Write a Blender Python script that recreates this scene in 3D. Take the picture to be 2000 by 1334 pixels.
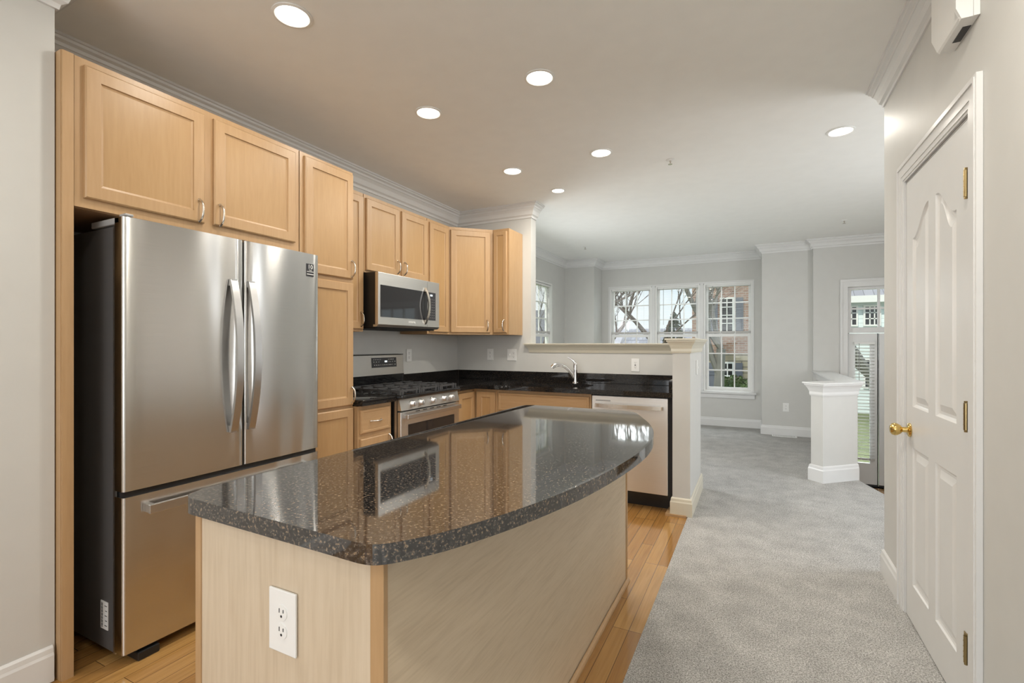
import bpy, bmesh, math, random
from mathutils import Vector, Matrix
PI = math.pi
D = bpy.data
for o in list(D.objects): D.objects.remove(o)
scn = bpy.context.scene
COL = scn.collection
CEIL = 2.69

# ------------------------------------------------------------------ camera
cam = D.cameras.new('camera'); camo = D.objects.new('camera', cam); COL.objects.link(camo)
cam.sensor_width = 36.0; cam.lens = 944 * 36 / 2000; cam.shift_y = 0.003
cam.clip_start = 0.02; cam.clip_end = 400
camo.location = (0, 0, 1.276); camo.rotation_euler = (PI/2, 0, math.atan(475/944))
scn.camera = camo

# ------------------------------------------------------------------ sky
W = D.worlds.new('sky'); scn.world = W; W.use_nodes = True
nt = W.node_tree; nt.nodes.clear()
wo = nt.nodes.new('ShaderNodeOutputWorld'); bg = nt.nodes.new('ShaderNodeBackground')
tc = nt.nodes.new('ShaderNodeTexCoord'); sx = nt.nodes.new('ShaderNodeSeparateXYZ')
rmp = nt.nodes.new('ShaderNodeValToRGB')
rmp.color_ramp.elements[0].position = 0.0; rmp.color_ramp.elements[0].color = (0.86, 0.93, 0.95, 1)
rmp.color_ramp.elements[1].position = 0.55; rmp.color_ramp.elements[1].color = (0.36, 0.56, 0.86, 1)
nz = nt.nodes.new('ShaderNodeTexNoise'); nz.inputs['Scale'].default_value = 3.0; nz.inputs['Detail'].default_value = 6
cr = nt.nodes.new('ShaderNodeValToRGB'); cr.color_ramp.elements[0].position = 0.45; cr.color_ramp.elements[1].position = 0.7
mx = nt.nodes.new('ShaderNodeMixRGB'); mx.inputs['Color2'].default_value = (0.95, 0.96, 0.97, 1)
L = nt.links.new
L(tc.outputs['Generated'], sx.inputs[0]); L(sx.outputs['Z'], rmp.inputs['Fac']); L(tc.outputs['Generated'], nz.inputs['Vector'])
L(nz.outputs['Fac'], cr.inputs['Fac']); L(cr.outputs['Color'], mx.inputs['Fac']); L(rmp.outputs['Color'], mx.inputs['Color1'])
L(mx.outputs['Color'], bg.inputs['Color']); bg.inputs['Strength'].default_value = 0.70
L(bg.outputs[0], wo.inputs[0])

# ------------------------------------------------------------------ sun, added sky fill and added window fills
def area(name, loc, rot, sx_, sy_, power, color=(1, 1, 1), portal=False, shape='RECTANGLE', spread=PI):
    l = D.lights.new(name, 'AREA'); l.shape = shape; l.size = sx_; l.size_y = sy_; l.energy = power; l.color = color
    l.spread = spread
    if portal: l.cycles.is_portal = True
    o = D.objects.new(name, l); COL.objects.link(o); o.location = loc; o.rotation_euler = rot
    return o
sun = D.lights.new('sun', 'SUN'); sun.energy = 2.2; sun.angle = 0.03; sun.color = (1, 0.93, 0.82)
so = D.objects.new('sun', sun); COL.objects.link(so); so.rotation_euler = (math.radians(38), 0, math.radians(-25))
sky_fill = D.lights.new('added_sky_fill', 'SUN'); sky_fill.energy = 6.0; sky_fill.angle = 1.4; sky_fill.color = (0.95, 0.97, 1.0)  # added soft second sun in place of sky light, lifts the far room
sko = D.objects.new('added_sky_fill', sky_fill); COL.objects.link(sko); sko.rotation_euler = (math.radians(-52), 0, math.radians(-12))
area('portal_added_window', (-0.9, -2.98, 1.5), (PI/2, 0, 0), 2.6, 1.7, 1, portal=True)  # sampling portal for the added rear window
# added fill lamp at a made-up window behind the camera
area('added_rear_fill', (-0.7, -2.93, 1.5), (PI/2+.25, 0, 0), 2.3, 1.6, 32, (0.95, 0.97, 1.0))
# added fill lamps at two made-up, unseen windows, to brighten the far room
area('added_right_fill', (2.57, 4.12, 1.45), (0, PI/2, 0), 1.7, 1.2, 24, (0.95, 0.97, 1.0))
area('added_left_fill', (-2.87, 5.25, 1.3), (0, -PI/2+.3, 0), 1.2, 0.85, 22, (0.95, 0.97, 1.0))
scn.view_settings.view_transform = 'Standard'; scn.view_settings.look = 'None'
scn.view_settings.gamma = 1.0; scn.view_settings.use_curve_mapping = False
scn.view_settings.exposure = 0.72
CAN_POWER = 4.0
CAN_COL = (1.0, 0.94, 0.84)

# ------------------------------------------------------------------ materials
def newmat(name):
    m = D.materials.new(name); m.use_nodes = True
    n = m.node_tree.nodes; return m, m.node_tree, n['Principled BSDF']
def setp(b, col=None, rough=None, metal=None, spec=None, ior=None, coat=None, aniso=None):
    if col is not None: b.inputs['Base Color'].default_value = (*col, 1)
    if rough is not None: b.inputs['Roughness'].default_value = rough
    if metal is not None: b.inputs['Metallic'].default_value = metal
    if spec is not None: b.inputs['Specular IOR Level'].default_value = spec
    if ior is not None: b.inputs['IOR'].default_value = ior
    if coat is not None: b.inputs['Coat Weight'].default_value = coat; b.inputs['Coat Roughness'].default_value = 0.06
    if aniso is not None: b.inputs['Anisotropic'].default_value = aniso
def plain(name, col, rough=0.5, metal=0, **k):
    m, t, b = newmat(name); setp(b, col, rough, metal, **k)
    # faint procedural variation
    co = t.nodes.new('ShaderNodeTexCoord'); no = t.nodes.new('ShaderNodeTexNoise'); no.inputs['Scale'].default_value = 9
    hs = t.nodes.new('ShaderNodeMixRGB'); hs.blend_type = 'MULTIPLY'; hs.inputs['Fac'].default_value = 1
    mr = t.nodes.new('ShaderNodeMapRange'); mr.inputs['To Min'].default_value = 0.97; mr.inputs['To Max'].default_value = 1.03
    t.links.new(co.outputs['Object'], no.inputs['Vector']); t.links.new(no.outputs['Fac'], mr.inputs['Value'])
    hs.inputs['Color1'].default_value = (*col, 1); t.links.new(mr.outputs[0], hs.inputs['Color2'])
    t.links.new(hs.outputs[0], b.inputs['Base Color'])
    return m
def bump(t, b, height_socket, strength, dist):
    bm_ = t.nodes.new('ShaderNodeBump'); bm_.inputs['Strength'].default_value = strength; bm_.inputs['Distance'].default_value = dist
    t.links.new(height_socket, bm_.inputs['Height']); t.links.new(bm_.outputs[0], b.inputs['Normal'])
def mapping(t, scale, rot=(0, 0, 0), coord='Object'):
    co = t.nodes.new('ShaderNodeTexCoord'); mp = t.nodes.new('ShaderNodeMapping')
    mp.inputs['Scale'].default_value = scale; mp.inputs['Rotation'].default_value = rot
    t.links.new(co.outputs[coord], mp.inputs['Vector']); return mp.outputs[0]
def ramp(t, fac, stops):
    r = t.nodes.new('ShaderNodeValToRGB'); e = r.color_ramp.elements
    while len(e) < len(stops): e.new(0.5)
    for i, (p, c) in enumerate(stops): e[i].position = p; e[i].color = (*c, 1)
    t.links.new(fac, r.inputs['Fac']); return r.outputs['Color']
def wood(name, c1, c2, c3, scale=(14, 14, 1.2), rot=(0, 0, 0), rough=0.38, fine=0.5, coat=0.0, dist=1.2):
    m, t, b = newmat(name); setp(b, c2, rough, coat=coat)
    v = mapping(t, scale, rot)
    n1 = t.nodes.new('ShaderNodeTexNoise'); n1.inputs['Scale'].default_value = 1.0; n1.inputs['Detail'].default_value = 5; n1.inputs['Distortion'].default_value = dist
    t.links.new(v, n1.inputs['Vector'])
    v2 = mapping(t, tuple(s*7 for s in scale), rot)
    n2 = t.nodes.new('ShaderNodeTexNoise'); n2.inputs['Scale'].default_value = 1.0; n2.inputs['Detail'].default_value = 3
    t.links.new(v2, n2.inputs['Vector'])
    mxx = t.nodes.new('ShaderNodeMath'); mxx.operation = 'MULTIPLY_ADD'; mxx.inputs[1].default_value = fine
    t.links.new(n2.outputs['Fac'], mxx.inputs[0]); 
    sc_ = t.nodes.new('ShaderNodeMath'); sc_.operation = 'MULTIPLY'; sc_.inputs[1].default_value = 1 - fine
    t.links.new(n1.outputs['Fac'], sc_.inputs[0]); t.links.new(sc_.outputs[0], mxx.inputs[2])
    c = ramp(t, mxx.outputs[0], [(0.34, c1), (0.5, c2), (0.68, c3)])
    t.links.new(c, b.inputs['Base Color'])
    return m
M = {}
M['wall'] = plain('wall_paint', (0.60, 0.597, 0.572), 0.55)
M['wall_far'] = M['wall']
M['ceiling'] = plain('ceiling_paint', (0.86, 0.86, 0.835), 0.8)
M['trim'] = plain('white_trim_paint', (0.72, 0.72, 0.71), 0.32)
M['cream'] = plain('cream_trim_paint', (0.66, 0.62, 0.51), 0.35)
M['white'] = plain('white_plastic', (0.82, 0.82, 0.80), 0.3)
M['vinyl'] = plain('window_vinyl', (0.80, 0.80, 0.78), 0.35)
M['maple'] = wood('maple_frame', (0.432, 0.27, 0.133), (0.461, 0.292, 0.148), (0.486, 0.313, 0.166))
M['maple_panel'] = wood('maple_panel', (0.414, 0.252, 0.112), (0.439, 0.27, 0.122), (0.461, 0.292, 0.137), dist=2.0)
M['maple_h'] = wood('maple_horizontal', (0.432, 0.27, 0.133), (0.461, 0.292, 0.148), (0.486, 0.313, 0.166), scale=(1.2, 14, 14))
M['laminate'] = wood('pale_laminate', (0.55, 0.445, 0.32), (0.60, 0.495, 0.365), (0.635, 0.53, 0.40), scale=(16, 16, 1.0), rough=0.42, fine=0.6, dist=1.6)
M['laminate_side'] = wood('pale_laminate_slanted', (0.56, 0.45, 0.315), (0.625, 0.51, 0.365), (0.665, 0.55, 0.405), scale=(2, 1.6, 22), rot=(math.radians(-28), 0, 0), rough=0.42, fine=0.55, dist=1.8)
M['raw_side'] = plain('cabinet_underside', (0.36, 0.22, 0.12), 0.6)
M['black'] = plain('black_plastic', (0.012, 0.012, 0.013), 0.35)
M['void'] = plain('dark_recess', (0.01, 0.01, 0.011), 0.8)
M['nickel'] = plain('satin_nickel', (0.66, 0.62, 0.56), 0.25, 1)
M['chrome'] = plain('chrome', (0.78, 0.78, 0.79), 0.06, 1)
M['brass'] = plain('polished_brass', (0.72, 0.52, 0.19), 0.16, 1)
M['brass_old'] = plain('antique_brass', (0.36, 0.27, 0.13), 0.3, 1)
M['castiron'] = plain('cast_iron', (0.055, 0.055, 0.057), 0.5)
M['enamel'] = plain('black_enamel', (0.012, 0.012, 0.013), 0.10, coat=0.5)
M['darkgrey'] = plain('fridge_side_grey', (0.115, 0.11, 0.108), 0.45, 0.3)
M['grey'] = plain('grey_plastic', (0.36, 0.36, 0.36), 0.4)
M['ink'] = plain('dark_ink', (0.03, 0.03, 0.03), 0.5)
M['rubber'] = plain('rubber', (0.02, 0.02, 0.02), 0.7)
M['blind'] = plain('blind_slats', (0.80, 0.80, 0.78), 0.45)
M['blindfoot'] = plain('blind_bottom_rail', (0.50, 0.49, 0.47), 0.45)
M['darkglass'] = plain('dark_glass', (0.02, 0.02, 0.022), 0.04, ior=1.6)
M['panelglass'] = plain('panel_glass', (0.035, 0.035, 0.04), 0.25)

def steel(name, col, rough, aniso=0.8, wave=0.0, rotn=0.0):
    m, t, b = newmat(name); setp(b, col, rough, 1.0, aniso=aniso)
    tn = t.nodes.new('ShaderNodeTangent'); tn.direction_type = 'UV_MAP'; tn.uv_map = 'UVMap'
    t.links.new(tn.outputs[0], b.inputs['Tangent']); b.inputs['Anisotropic Rotation'].default_value = rotn
    v = mapping(t, (5, 5, 900))
    n1 = t.nodes.new('ShaderNodeTexNoise'); n1.inputs['Scale'].default_value = 1; n1.inputs['Detail'].default_value = 2
    t.links.new(v, n1.inputs['Vector'])
    c = ramp(t, n1.outputs['Fac'], [(0.3, tuple(x*.96 for x in col)), (0.7, tuple(x*1.04 for x in col))])
    t.links.new(c, b.inputs['Base Color'])
    if wave:
        v2 = mapping(t, (3.4, 3.4, 0.55))
        n2 = t.nodes.new('ShaderNodeTexNoise'); n2.inputs['Scale'].default_value = 1; n2.inputs['Detail'].default_value = 0.5; n2.inputs['Distortion'].default_value = 0.4
        t.links.new(v2, n2.inputs['Vector'])
        bump(t, b, n2.outputs['Fac'], 1, wave)
    return m
M['steel'] = steel('brushed_steel', (0.66, 0.655, 0.64), 0.19, 0.93, wave=0.026, rotn=0.25)
M['steel_plain'] = steel('brushed_steel_plain', (0.72, 0.71, 0.69), 0.38, 0.6, wave=0.003, rotn=0.25)
M['handle_steel'] = plain('handle_steel', (0.60, 0.60, 0.60), 0.30, 1)

def granite(name, spk, rough=0.045, ior=1.5):
    m, t, b = newmat(name); setp(b, (0.02, 0.02, 0.02), rough, ior=ior)
    v = mapping(t, (1, 1, 1))
    n1 = t.nodes.new('ShaderNodeTexNoise'); n1.inputs['Scale'].default_value = 150; n1.inputs['Detail'].default_value = 3
    n2 = t.nodes.new('ShaderNodeTexVoronoi'); n2.inputs['Scale'].default_value = 190
    t.links.new(v, n1.inputs['Vector']); t.links.new(v, n2.inputs['Vector'])
    c1 = ramp(t, n1.outputs['Fac'], [(0.44, (0.010, 0.010, 0.011)), (0.58, (0.035*spk, 0.032*spk, 0.030*spk)), (0.68, (0.17*spk, 0.12*spk, 0.075*spk))])
    c2 = ramp(t, n2.outputs['Distance'], [(0.0, (0.30*spk, 0.24*spk, 0.17*spk)), (0.16, (0.05*spk, 0.042*spk, 0.035*spk)), (0.3, (0, 0, 0))])
    mm = t.nodes.new('ShaderNodeMixRGB'); mm.blend_type = 'ADD'; mm.inputs['Fac'].default_value = 0.6
    t.links.new(c1, mm.inputs['Color1']); t.links.new(c2, mm.inputs['Color2']); t.links.new(mm.outputs[0], b.inputs['Base Color'])
    return m
M['granite'] = granite('speckled_brown_granite', 1.4, 0.045, 2.0)
M['granite_black'] = granite('black_granite', 0.35, 0.05)
M['granite_edge'] = granite('granite_polished_edge', 1.5, 0.25)

def carpet():
    m, t, b = newmat('grey_carpet'); setp(b, (0.5, 0.5, 0.5), 0.95, spec=0.05)
    v = mapping(t, (1, 1, 1))
    n1 = t.nodes.new('ShaderNodeTexNoise'); n1.inputs['Scale'].default_value = 190; n1.inputs['Detail'].default_value = 3
    n2 = t.nodes.new('ShaderNodeTexNoise'); n2.inputs['Scale'].default_value = 7; n2.inputs['Detail'].default_value = 5
    for n in (n1, n2): t.links.new(v, n.inputs['Vector'])
    a = ramp(t, n1.outputs['Fac'], [(0.32, (0.22, 0.213, 0.198)), (0.5, (0.43, 0.42, 0.40)), (0.66, (0.64, 0.63, 0.61))])
    c = ramp(t, n2.outputs['Fac'], [(0.3, (0.86, 0.86, 0.86)), (0.7, (1.08, 1.08, 1.08))])
    mm = t.nodes.new('ShaderNodeMixRGB'); mm.blend_type = 'MULTIPLY'; mm.inputs['Fac'].default_value = 1
    t.links.new(a, mm.inputs['Color1']); t.links.new(c, mm.inputs['Color2']); t.links.new(mm.outputs[0], b.inputs['Base Color'])
    bump(t, b, n1.outputs['Fac'], 0.6, 0.008)
    return m
M['carpet'] = carpet()
def floorwood():
    m, t, b = newmat('oak_strip_floor'); setp(b, (0.5, 0.3, 0.1), 0.17, coat=0.3)
    v = mapping(t, (1, 1, 1), (0, 0, PI/2))
    br = t.nodes.new('ShaderNodeTexBrick'); br.offset = 0.37; br.offset_frequency = 3
    for k, val in (('Scale', 1.0), ('Mortar Size', 0.0013), ('Mortar Smooth', 0.1), ('Bias', 0.0), ('Brick Width', 0.72), ('Row Height', 0.072)): br.inputs[k].default_value = val
    br.inputs['Color1'].default_value = (0.33, 0.165, 0.048, 1); br.inputs['Color2'].default_value = (0.48, 0.275, 0.095, 1)
    br.inputs['Mortar'].default_value = (0.10, 0.05, 0.018, 1)
    t.links.new(v, br.inputs['Vector'])
    v2 = mapping(t, (60, 2.5, 1))
    n1 = t.nodes.new('ShaderNodeTexNoise'); n1.inputs['Scale'].default_value = 1; n1.inputs['Detail'].default_value = 5; n1.inputs['Distortion'].default_value = 0.8
    t.links.new(v2, n1.inputs['Vector'])
    c = ramp(t, n1.outputs['Fac'], [(0.3, (0.80, 0.76, 0.70)), (0.7, (1.08, 1.08, 1.08))])
    mm = t.nodes.new('ShaderNodeMixRGB'); mm.blend_type = 'MULTIPLY'; mm.inputs['Fac'].default_value = 1
    t.links.new(br.outputs['Color'], mm.inputs['Color1']); t.links.new(c, mm.inputs['Color2']); t.links.new(mm.outputs[0], b.inputs['Base Color'])
    bump(t, b, br.outputs['Fac'], -0.4, 0.002)
    return m
M['floor'] = floorwood()
def bricks(name, c1, c2, mortar, bw, rh, ms, rough=0.85, rot=(PI/2, 0, 0)):
    m, t, b = newmat(name); setp(b, c1, rough)
    v = mapping(t, (1, 1, 1), rot)
    br = t.nodes.new('ShaderNodeTexBrick')
    for k, val in (('Scale', 1.0), ('Mortar Size', ms), ('Brick Width', bw), ('Row Height', rh)): br.inputs[k].default_value = val
    br.inputs['Color1'].default_value = (*c1, 1); br.inputs['Color2'].default_value = (*c2, 1); br.inputs['Mortar'].default_value = (*mortar, 1)
    t.links.new(v, br.inputs['Vector']); t.links.new(br.outputs['Color'], b.inputs['Base Color'])
    return m
M['brick'] = bricks('red_brick', (0.27, 0.15, 0.11), (0.38, 0.24, 0.18), (0.42, 0.38, 0.34), 0.22, 0.085, 0.010)
M['stone'] = bricks('tan_stone', (0.30, 0.26, 0.18), (0.44, 0.38, 0.27), (0.20, 0.18, 0.14), 0.45, 0.22, 0.02)
M['siding'] = bricks('pale_siding', (0.72, 0.80, 0.80), (0.76, 0.84, 0.84), (0.50, 0.57, 0.58), 30, 0.16, 0.010)
M['shingle'] = bricks('grey_shingles', (0.17, 0.17, 0.19), (0.24, 0.24, 0.26), (0.11, 0.11, 0.12), 0.3, 0.14, 0.012, rot=(0.9, 0, 0))
M['shutter'] = plain('slate_blue_shutter', (0.15, 0.16, 0.195), 0.6)
M['bark'] = plain('bark', (0.15, 0.115, 0.10), 0.9)
M['bark_grey'] = plain('grey_bark', (0.20, 0.19, 0.17), 0.9)
M['lawn'] = plain('lawn', (0.14, 0.16, 0.07), 0.95)
M['leaf'] = plain('hedge_leaf', (0.10, 0.15, 0.045), 0.7)
M['pine'] = plain('conifer', (0.06, 0.085, 0.05), 0.8)
M['asphalt'] = plain('asphalt', (0.18, 0.18, 0.18), 0.9)
def glassm():
    m = D.materials.new('window_glass'); m.use_nodes = True; t = m.node_tree; t.nodes.clear()
    o = t.nodes.new('ShaderNodeOutputMaterial'); tr = t.nodes.new('ShaderNodeBsdfTransparent'); gl = t.nodes.new('ShaderNodeBsdfGlossy')
    gl.inputs['Roughness'].default_value = 0.02; tr.inputs['Color'].default_value = (0.96, 0.98, 0.97, 1)
    fr = t.nodes.new('ShaderNodeFresnel'); fr.inputs['IOR'].default_value = 1.4; mi = t.nodes.new('ShaderNodeMixShader')
    ge = t.nodes.new('ShaderNodeNewGeometry'); mt_ = t.nodes.new('ShaderNodeMath'); mt_.operation = 'SUBTRACT'; mt_.inputs[0].default_value = 1
    mu = t.nodes.new('ShaderNodeMath'); mu.operation = 'MULTIPLY'; t.links.new(ge.outputs['Backfacing'], mt_.inputs[1])
    t.links.new(mt_.outputs[0], mu.inputs[0]); t.links.new(fr.outputs[0], mu.inputs[1])
    t.links.new(mu.outputs[0], mi.inputs[0]); t.links.new(tr.outputs[0], mi.inputs[1]); t.links.new(gl.outputs[0], mi.inputs[2]); t.links.new(mi.outputs[0], o.inputs[0])
    return m
M['glass'] = glassm()
def emis(name, col, s):
    m = D.materials.new(name); m.use_nodes = True; t = m.node_tree; t.nodes.clear()
    o = t.nodes.new('ShaderNodeOutputMaterial'); e = t.nodes.new('ShaderNodeEmission'); e.inputs[0].default_value = (*col, 1); e.inputs[1].default_value = s
    t.links.new(e.outputs[0], o.inputs[0]); return m
M['lamp'] = emis('lamp_lens', (1.0, 0.93, 0.78), 6.0)
M['display'] = emis('lit_display', (0.85, 0.95, 1.0), 0.8)

# ------------------------------------------------------------------ mesh helpers
def link_mesh(name, bm, mats, parent=None, smooth=False):
    me = D.meshes.new(name); bmesh.ops.recalc_face_normals(bm, faces=bm.faces[:])
    if 'steel' in str(mats):
        uv = bm.loops.layers.uv.new('UVMap')
        for f in bm.faces:
            for lp in f.loops: lp[uv].uv = (lp.vert.co.x+lp.vert.co.y*.01, lp.vert.co.z+lp.vert.co.y*.3)
    bm.to_mesh(me); bm.free()
    for m in (mats if isinstance(mats, (list, tuple)) else [mats]): me.materials.append(M[m])
    if smooth:
        for p in me.polygons: p.use_smooth = True
        try: me.set_sharp_from_angle(angle=math.radians(40))
        except Exception: pass
    o = D.objects.new(name, me); COL.objects.link(o)
    if parent: o.parent = parent
    return o
class MB:
    def __init__(s): s.bm = bmesh.new()
    def box(s, x0, x1, y0, y1, z0, z1, mi=0, bev=0):
        x0, x1 = min(x0, x1), max(x0, x1); y0, y1 = min(y0, y1), max(y0, y1); z0, z1 = min(z0, z1), max(z0, z1)
        r = bmesh.ops.create_cube(s.bm, size=1); vs = r['verts']
        for v in vs: v.co = Vector(((x0+x1)/2 + v.co.x*(x1-x0), (y0+y1)/2 + v.co.y*(y1-y0), (z0+z1)/2 + v.co.z*(z1-z0)))
        fs = {f for v in vs for f in v.link_faces}
        for f in fs: f.material_index = mi
        if bev > 0:
            es = list({e for v in vs for e in v.link_edges})
            r2 = bmesh.ops.bevel(s.bm, geom=es, offset=bev, segments=2, affect='EDGES', profile=0.5)
            for f in r2['faces']: f.material_index = mi
        return s
    def poly(s, pts, z0, z1, mi=0):
        a = [s.bm.verts.new((p[0], p[1], z0)) for p in pts]; b = [s.bm.verts.new((p[0], p[1], z1)) for p in pts]
        n = len(pts); fs = [s.bm.faces.new(a[::-1]), s.bm.faces.new(b)]
        for i in range(n): fs.append(s.bm.faces.new((a[i], a[(i+1) % n], b[(i+1) % n], b[i])))
        for f in fs: f.material_index = mi
        return s
    def quad(s, pts, mi=0):
        f = s.bm.faces.new([s.bm.verts.new(p) for p in pts]); f.material_index = mi; return s
    def cyl(s, p0, p1, r0, r1=None, n=16, mi=0):
        return s.tube([p0, p1], [r0, r0 if r1 is None else r1], n, mi)
    def tube(s, pts, rad, n=10, mi=0, flat=1.0, up=None):
        pts = [Vector(p) for p in pts]
        if not isinstance(rad, (list, tuple)): rad = [rad]*len(pts)
        rings = []; prev = None
        for i, p in enumerate(pts):
            d = (pts[min(i+1, len(pts)-1)] - pts[max(i-1, 0)]).normalized()
            if prev is None:
                a = Vector(up) if up else (Vector((0, 0, 1)) if abs(d.z) < 0.9 else Vector((1, 0, 0)))
                u = (a - d*a.dot(d)).normalized()
            else:
                u = (prev - d*prev.dot(d)); u = u.normalized() if u.length > 1e-6 else prev
            prev = u; w = d.cross(u)
            rings.append([s.bm.verts.new(p + (u*math.cos(2*PI*k/n)*flat + w*math.sin(2*PI*k/n))*rad[i]) for k in range(n)])
        for i in range(len(rings)-1):
            for k in range(n):
                f = s.bm.faces.new((rings[i][k], rings[i][(k+1) % n], rings[i+1][(k+1) % n], rings[i+1][k])); f.material_index = mi
        for r in (rings[0][::-1], rings[-1]):
            f = s.bm.faces.new(r); f.material_index = mi
        return s
    def lathe(s, prof, c=(0, 0, 0), axis='Z', n=24, mi=0):
        c = Vector(c)
        def P(r, h, a):
            ca, sa = math.cos(a)*r, math.sin(a)*r
            return c + (Vector((ca, sa, h)) if axis == 'Z' else Vector((h, ca, sa)) if axis == 'X' else Vector((ca, h, sa)))
        rings = [[s.bm.verts.new(P(r, h, 2*PI*k/n)) for k in range(n)] for r, h in prof]
        for i in range(len(rings)-1):
            for k in range(n):
                f = s.bm.faces.new((rings[i][k], rings[i][(k+1) % n], rings[i+1][(k+1) % n], rings[i+1][k])); f.material_index = mi
        for r, (rr, h) in ((rings[0][::-1], prof[0]), (rings[-1], prof[-1])):
            if rr > 1e-5:
                f = s.bm.faces.new(r); f.material_index = mi
        return s
    def sweep(s, path, prof, closed=False, mi=0):
        """profile (out, z) swept along a 2D path; 'out' lies to the left of the travel direction"""
        P2 = [Vector(p) for p in path]; n = len(P2); rings = []
        for i in range(n):
            if closed or 0 < i < n-1:
                d0 = (P2[i]-P2[i-1]).normalized(); d1 = (P2[(i+1) % n]-P2[i]).normalized()
            elif i == 0: d0 = d1 = (P2[1]-P2[0]).normalized()
            else: d0 = d1 = (P2[-1]-P2[-2]).normalized()
            n0 = Vector((-d0.y, d0.x)); n1 = Vector((-d1.y, d1.x)); m = n0+n1; m = m/(m.dot(n0)) if m.length > 1e-6 else n0
            rings.append([s.bm.verts.new((P2[i].x+m.x*o, P2[i].y+m.y*o, z)) for o, z in prof])
        k = len(prof); R = range(n if closed else n-1)
        for i in R:
            for j in range(k):
                f = s.bm.faces.new((rings[i][j], rings[i][(j+1) % k], rings[(i+1) % n][(j+1) % k], rings[(i+1) % n][j])); f.material_index = mi
        if not closed:
            s.bm.faces.new(rings[0][::-1]).material_index = mi; s.bm.faces.new(rings[-1]).material_index = mi
        return s
    def xf(s, mtx): bmesh.ops.transform(s.bm, matrix=mtx, verts=s.bm.verts[:]); return s
    def build(s, name, mats, parent=None, smooth=False): return link_mesh(name, s.bm, mats, parent, smooth)
def tag(o, label, cat, group=None, kind=None):
    if label: o['label'] = label
    if cat: o['category'] = cat
    if group: o['group'] = group
    if kind: o['kind'] = kind
    return o
def thing(name, label, cat, loc=(0, 0, 0), rz=0, group=None):
    o = D.objects.new(name, None); COL.objects.link(o); o.location = loc; o.rotation_euler = (0, 0, rz); o.empty_display_size = 0.1
    return tag(o, label, cat, group)
def struct(name, mb, mats, smooth=False):
    o = mb.build(name, mats, None, smooth); o['kind'] = 'structure'; return o
def copy_tree(o, parent=None):
    c = o.copy(); COL.objects.link(c)
    if parent: c.parent = parent
    for ch in [x for x in D.objects if x.parent == o]: copy_tree(ch, c)
    return c
def text_mesh(txt, size, name, mat, parent, mtx, depth=0.0004):
    cu = D.curves.new(name, 'FONT'); cu.body = txt; cu.size = size; cu.extrude = depth; cu.align_x = 'CENTER'; cu.align_y = 'CENTER'
    cu.resolution_u = 3
    o = D.objects.new(name, cu); COL.objects.link(o)
    bpy.context.view_layer.update()
    me = D.meshes.new_from_object(o.evaluated_get(bpy.context.evaluated_depsgraph_get()))
    D.objects.remove(o); me.transform(mtx); me.materials.clear(); me.materials.append(M[mat])
    r = D.objects.new(name, me); COL.objects.link(r); r.parent = parent; return r
# text laid in XY becomes upright, facing local -Y
UP = Matrix.Rotation(PI/2, 4, 'X')

# ================================================================== THE SETTING
LX = -2.90; BY = 4.44; RX = 0.641; WY = 8.21
# floors
struct('floor', MB().box(LX-.1, -0.445, -3.1, BY+.12, -0.12, 0), 'floor')
cp = [(-0.445, -3.1), (RX+.12, -3.1), (RX+.12, 3.35), (1.437, 3.35), (0.977, 5.08), (0.86, 5.52), (0.86, 7.66), (0.70, 7.66), (0.70, 7.76),
      (0.085, 7.76), (0.085, 8.25), (-2.38, 8.25), (-2.38, 7.76), (LX-.05, 7.76), (LX-.05, BY+.12), (-0.445, BY+.12)]
struct('floor_carpet', MB().poly(cp, -0.12, 0.006), 'carpet')
struct('floor_landing', MB().box(0.6, 2.72, 3.2, 7.8, -0.70, -0.57), 'floor')
e0, e1 = Vector((1.437, 3.35)), Vector((0.86, 5.52)); en = Vector((.966, .257))
st = MB()
for k in (1, 2):
    st.poly([tuple(e0+en*(.24*(k-1))), tuple(e0+en*(.24*k)), tuple(e1+en*(.24*k)), tuple(e1+en*(.24*(k-1)))], -0.57, -0.19*k)
struct('stair_steps', st, 'floor')
struct('wall_well', MB().box(0.74, 0.86, 5.52, 7.66, -.57, -.12).box(.60, .74, 5.1, 5.6, -.57, -.13), 'wall')
# ceiling
struct('ceiling', MB().box(LX-.12, 2.72, -3.1, 8.35, CEIL, CEIL+.12), 'ceiling')
# walls
def wall_holes_x(name, x0, x1, y0, y1, z0, z1, holes, mat='wall'):   # wall along X
    m = MB(); xs = sorted(holes); cur = x0
    for (hx0, hx1, hz0, hz1) in xs:
        if hx0 > cur: m.box(cur, hx0, y0, y1, z0, z1)
        if hz0 > z0: m.box(hx0, hx1, y0, y1, z0, hz0)
        if hz1 < z1: m.box(hx0, hx1, y0, y1, hz1, z1)
        cur = hx1
    if cur < x1: m.box(cur, x1, y0, y1, z0, z1)
    return struct(name, m, mat)
def wall_holes_y(name, x0, x1, y0, y1, z0, z1, holes, mat='wall'):
    m = MB(); cur = y0
    for (h0, h1, hz0, hz1) in sorted(holes):
        if h0 > cur: m.box(x0, x1, cur, h0, z0, z1)
        if hz0 > z0: m.box(x0, x1, h0, h1, z0, hz0)
        if hz1 < z1: m.box(x0, x1, h0, h1, hz1, z1)
        cur = h1
    if cur < y1: m.box(x0, x1, cur, y1, z0, z1)
    return struct(name, m, mat)
LW = (6.28, 7.22, 0.55, 2.25)
wall_holes_y('wall_left', LX-.12, LX, 0.87, 8.35, 0, CEIL, [(4.80, 5.70, .6, 2.25), LW])
struct('wall_front_left', MB().box(LX-.12, -2.385, -3.1, 0.862, 0, CEIL), 'wall')
struct('wall_kitchen', MB().box(LX, -2.02, BY, BY+.12, 0, CEIL), 'wall')
struct('wall_half', MB().box(-2.02, -0.43, BY, BY+.12, 0, 1.20), 'wall')
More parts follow.
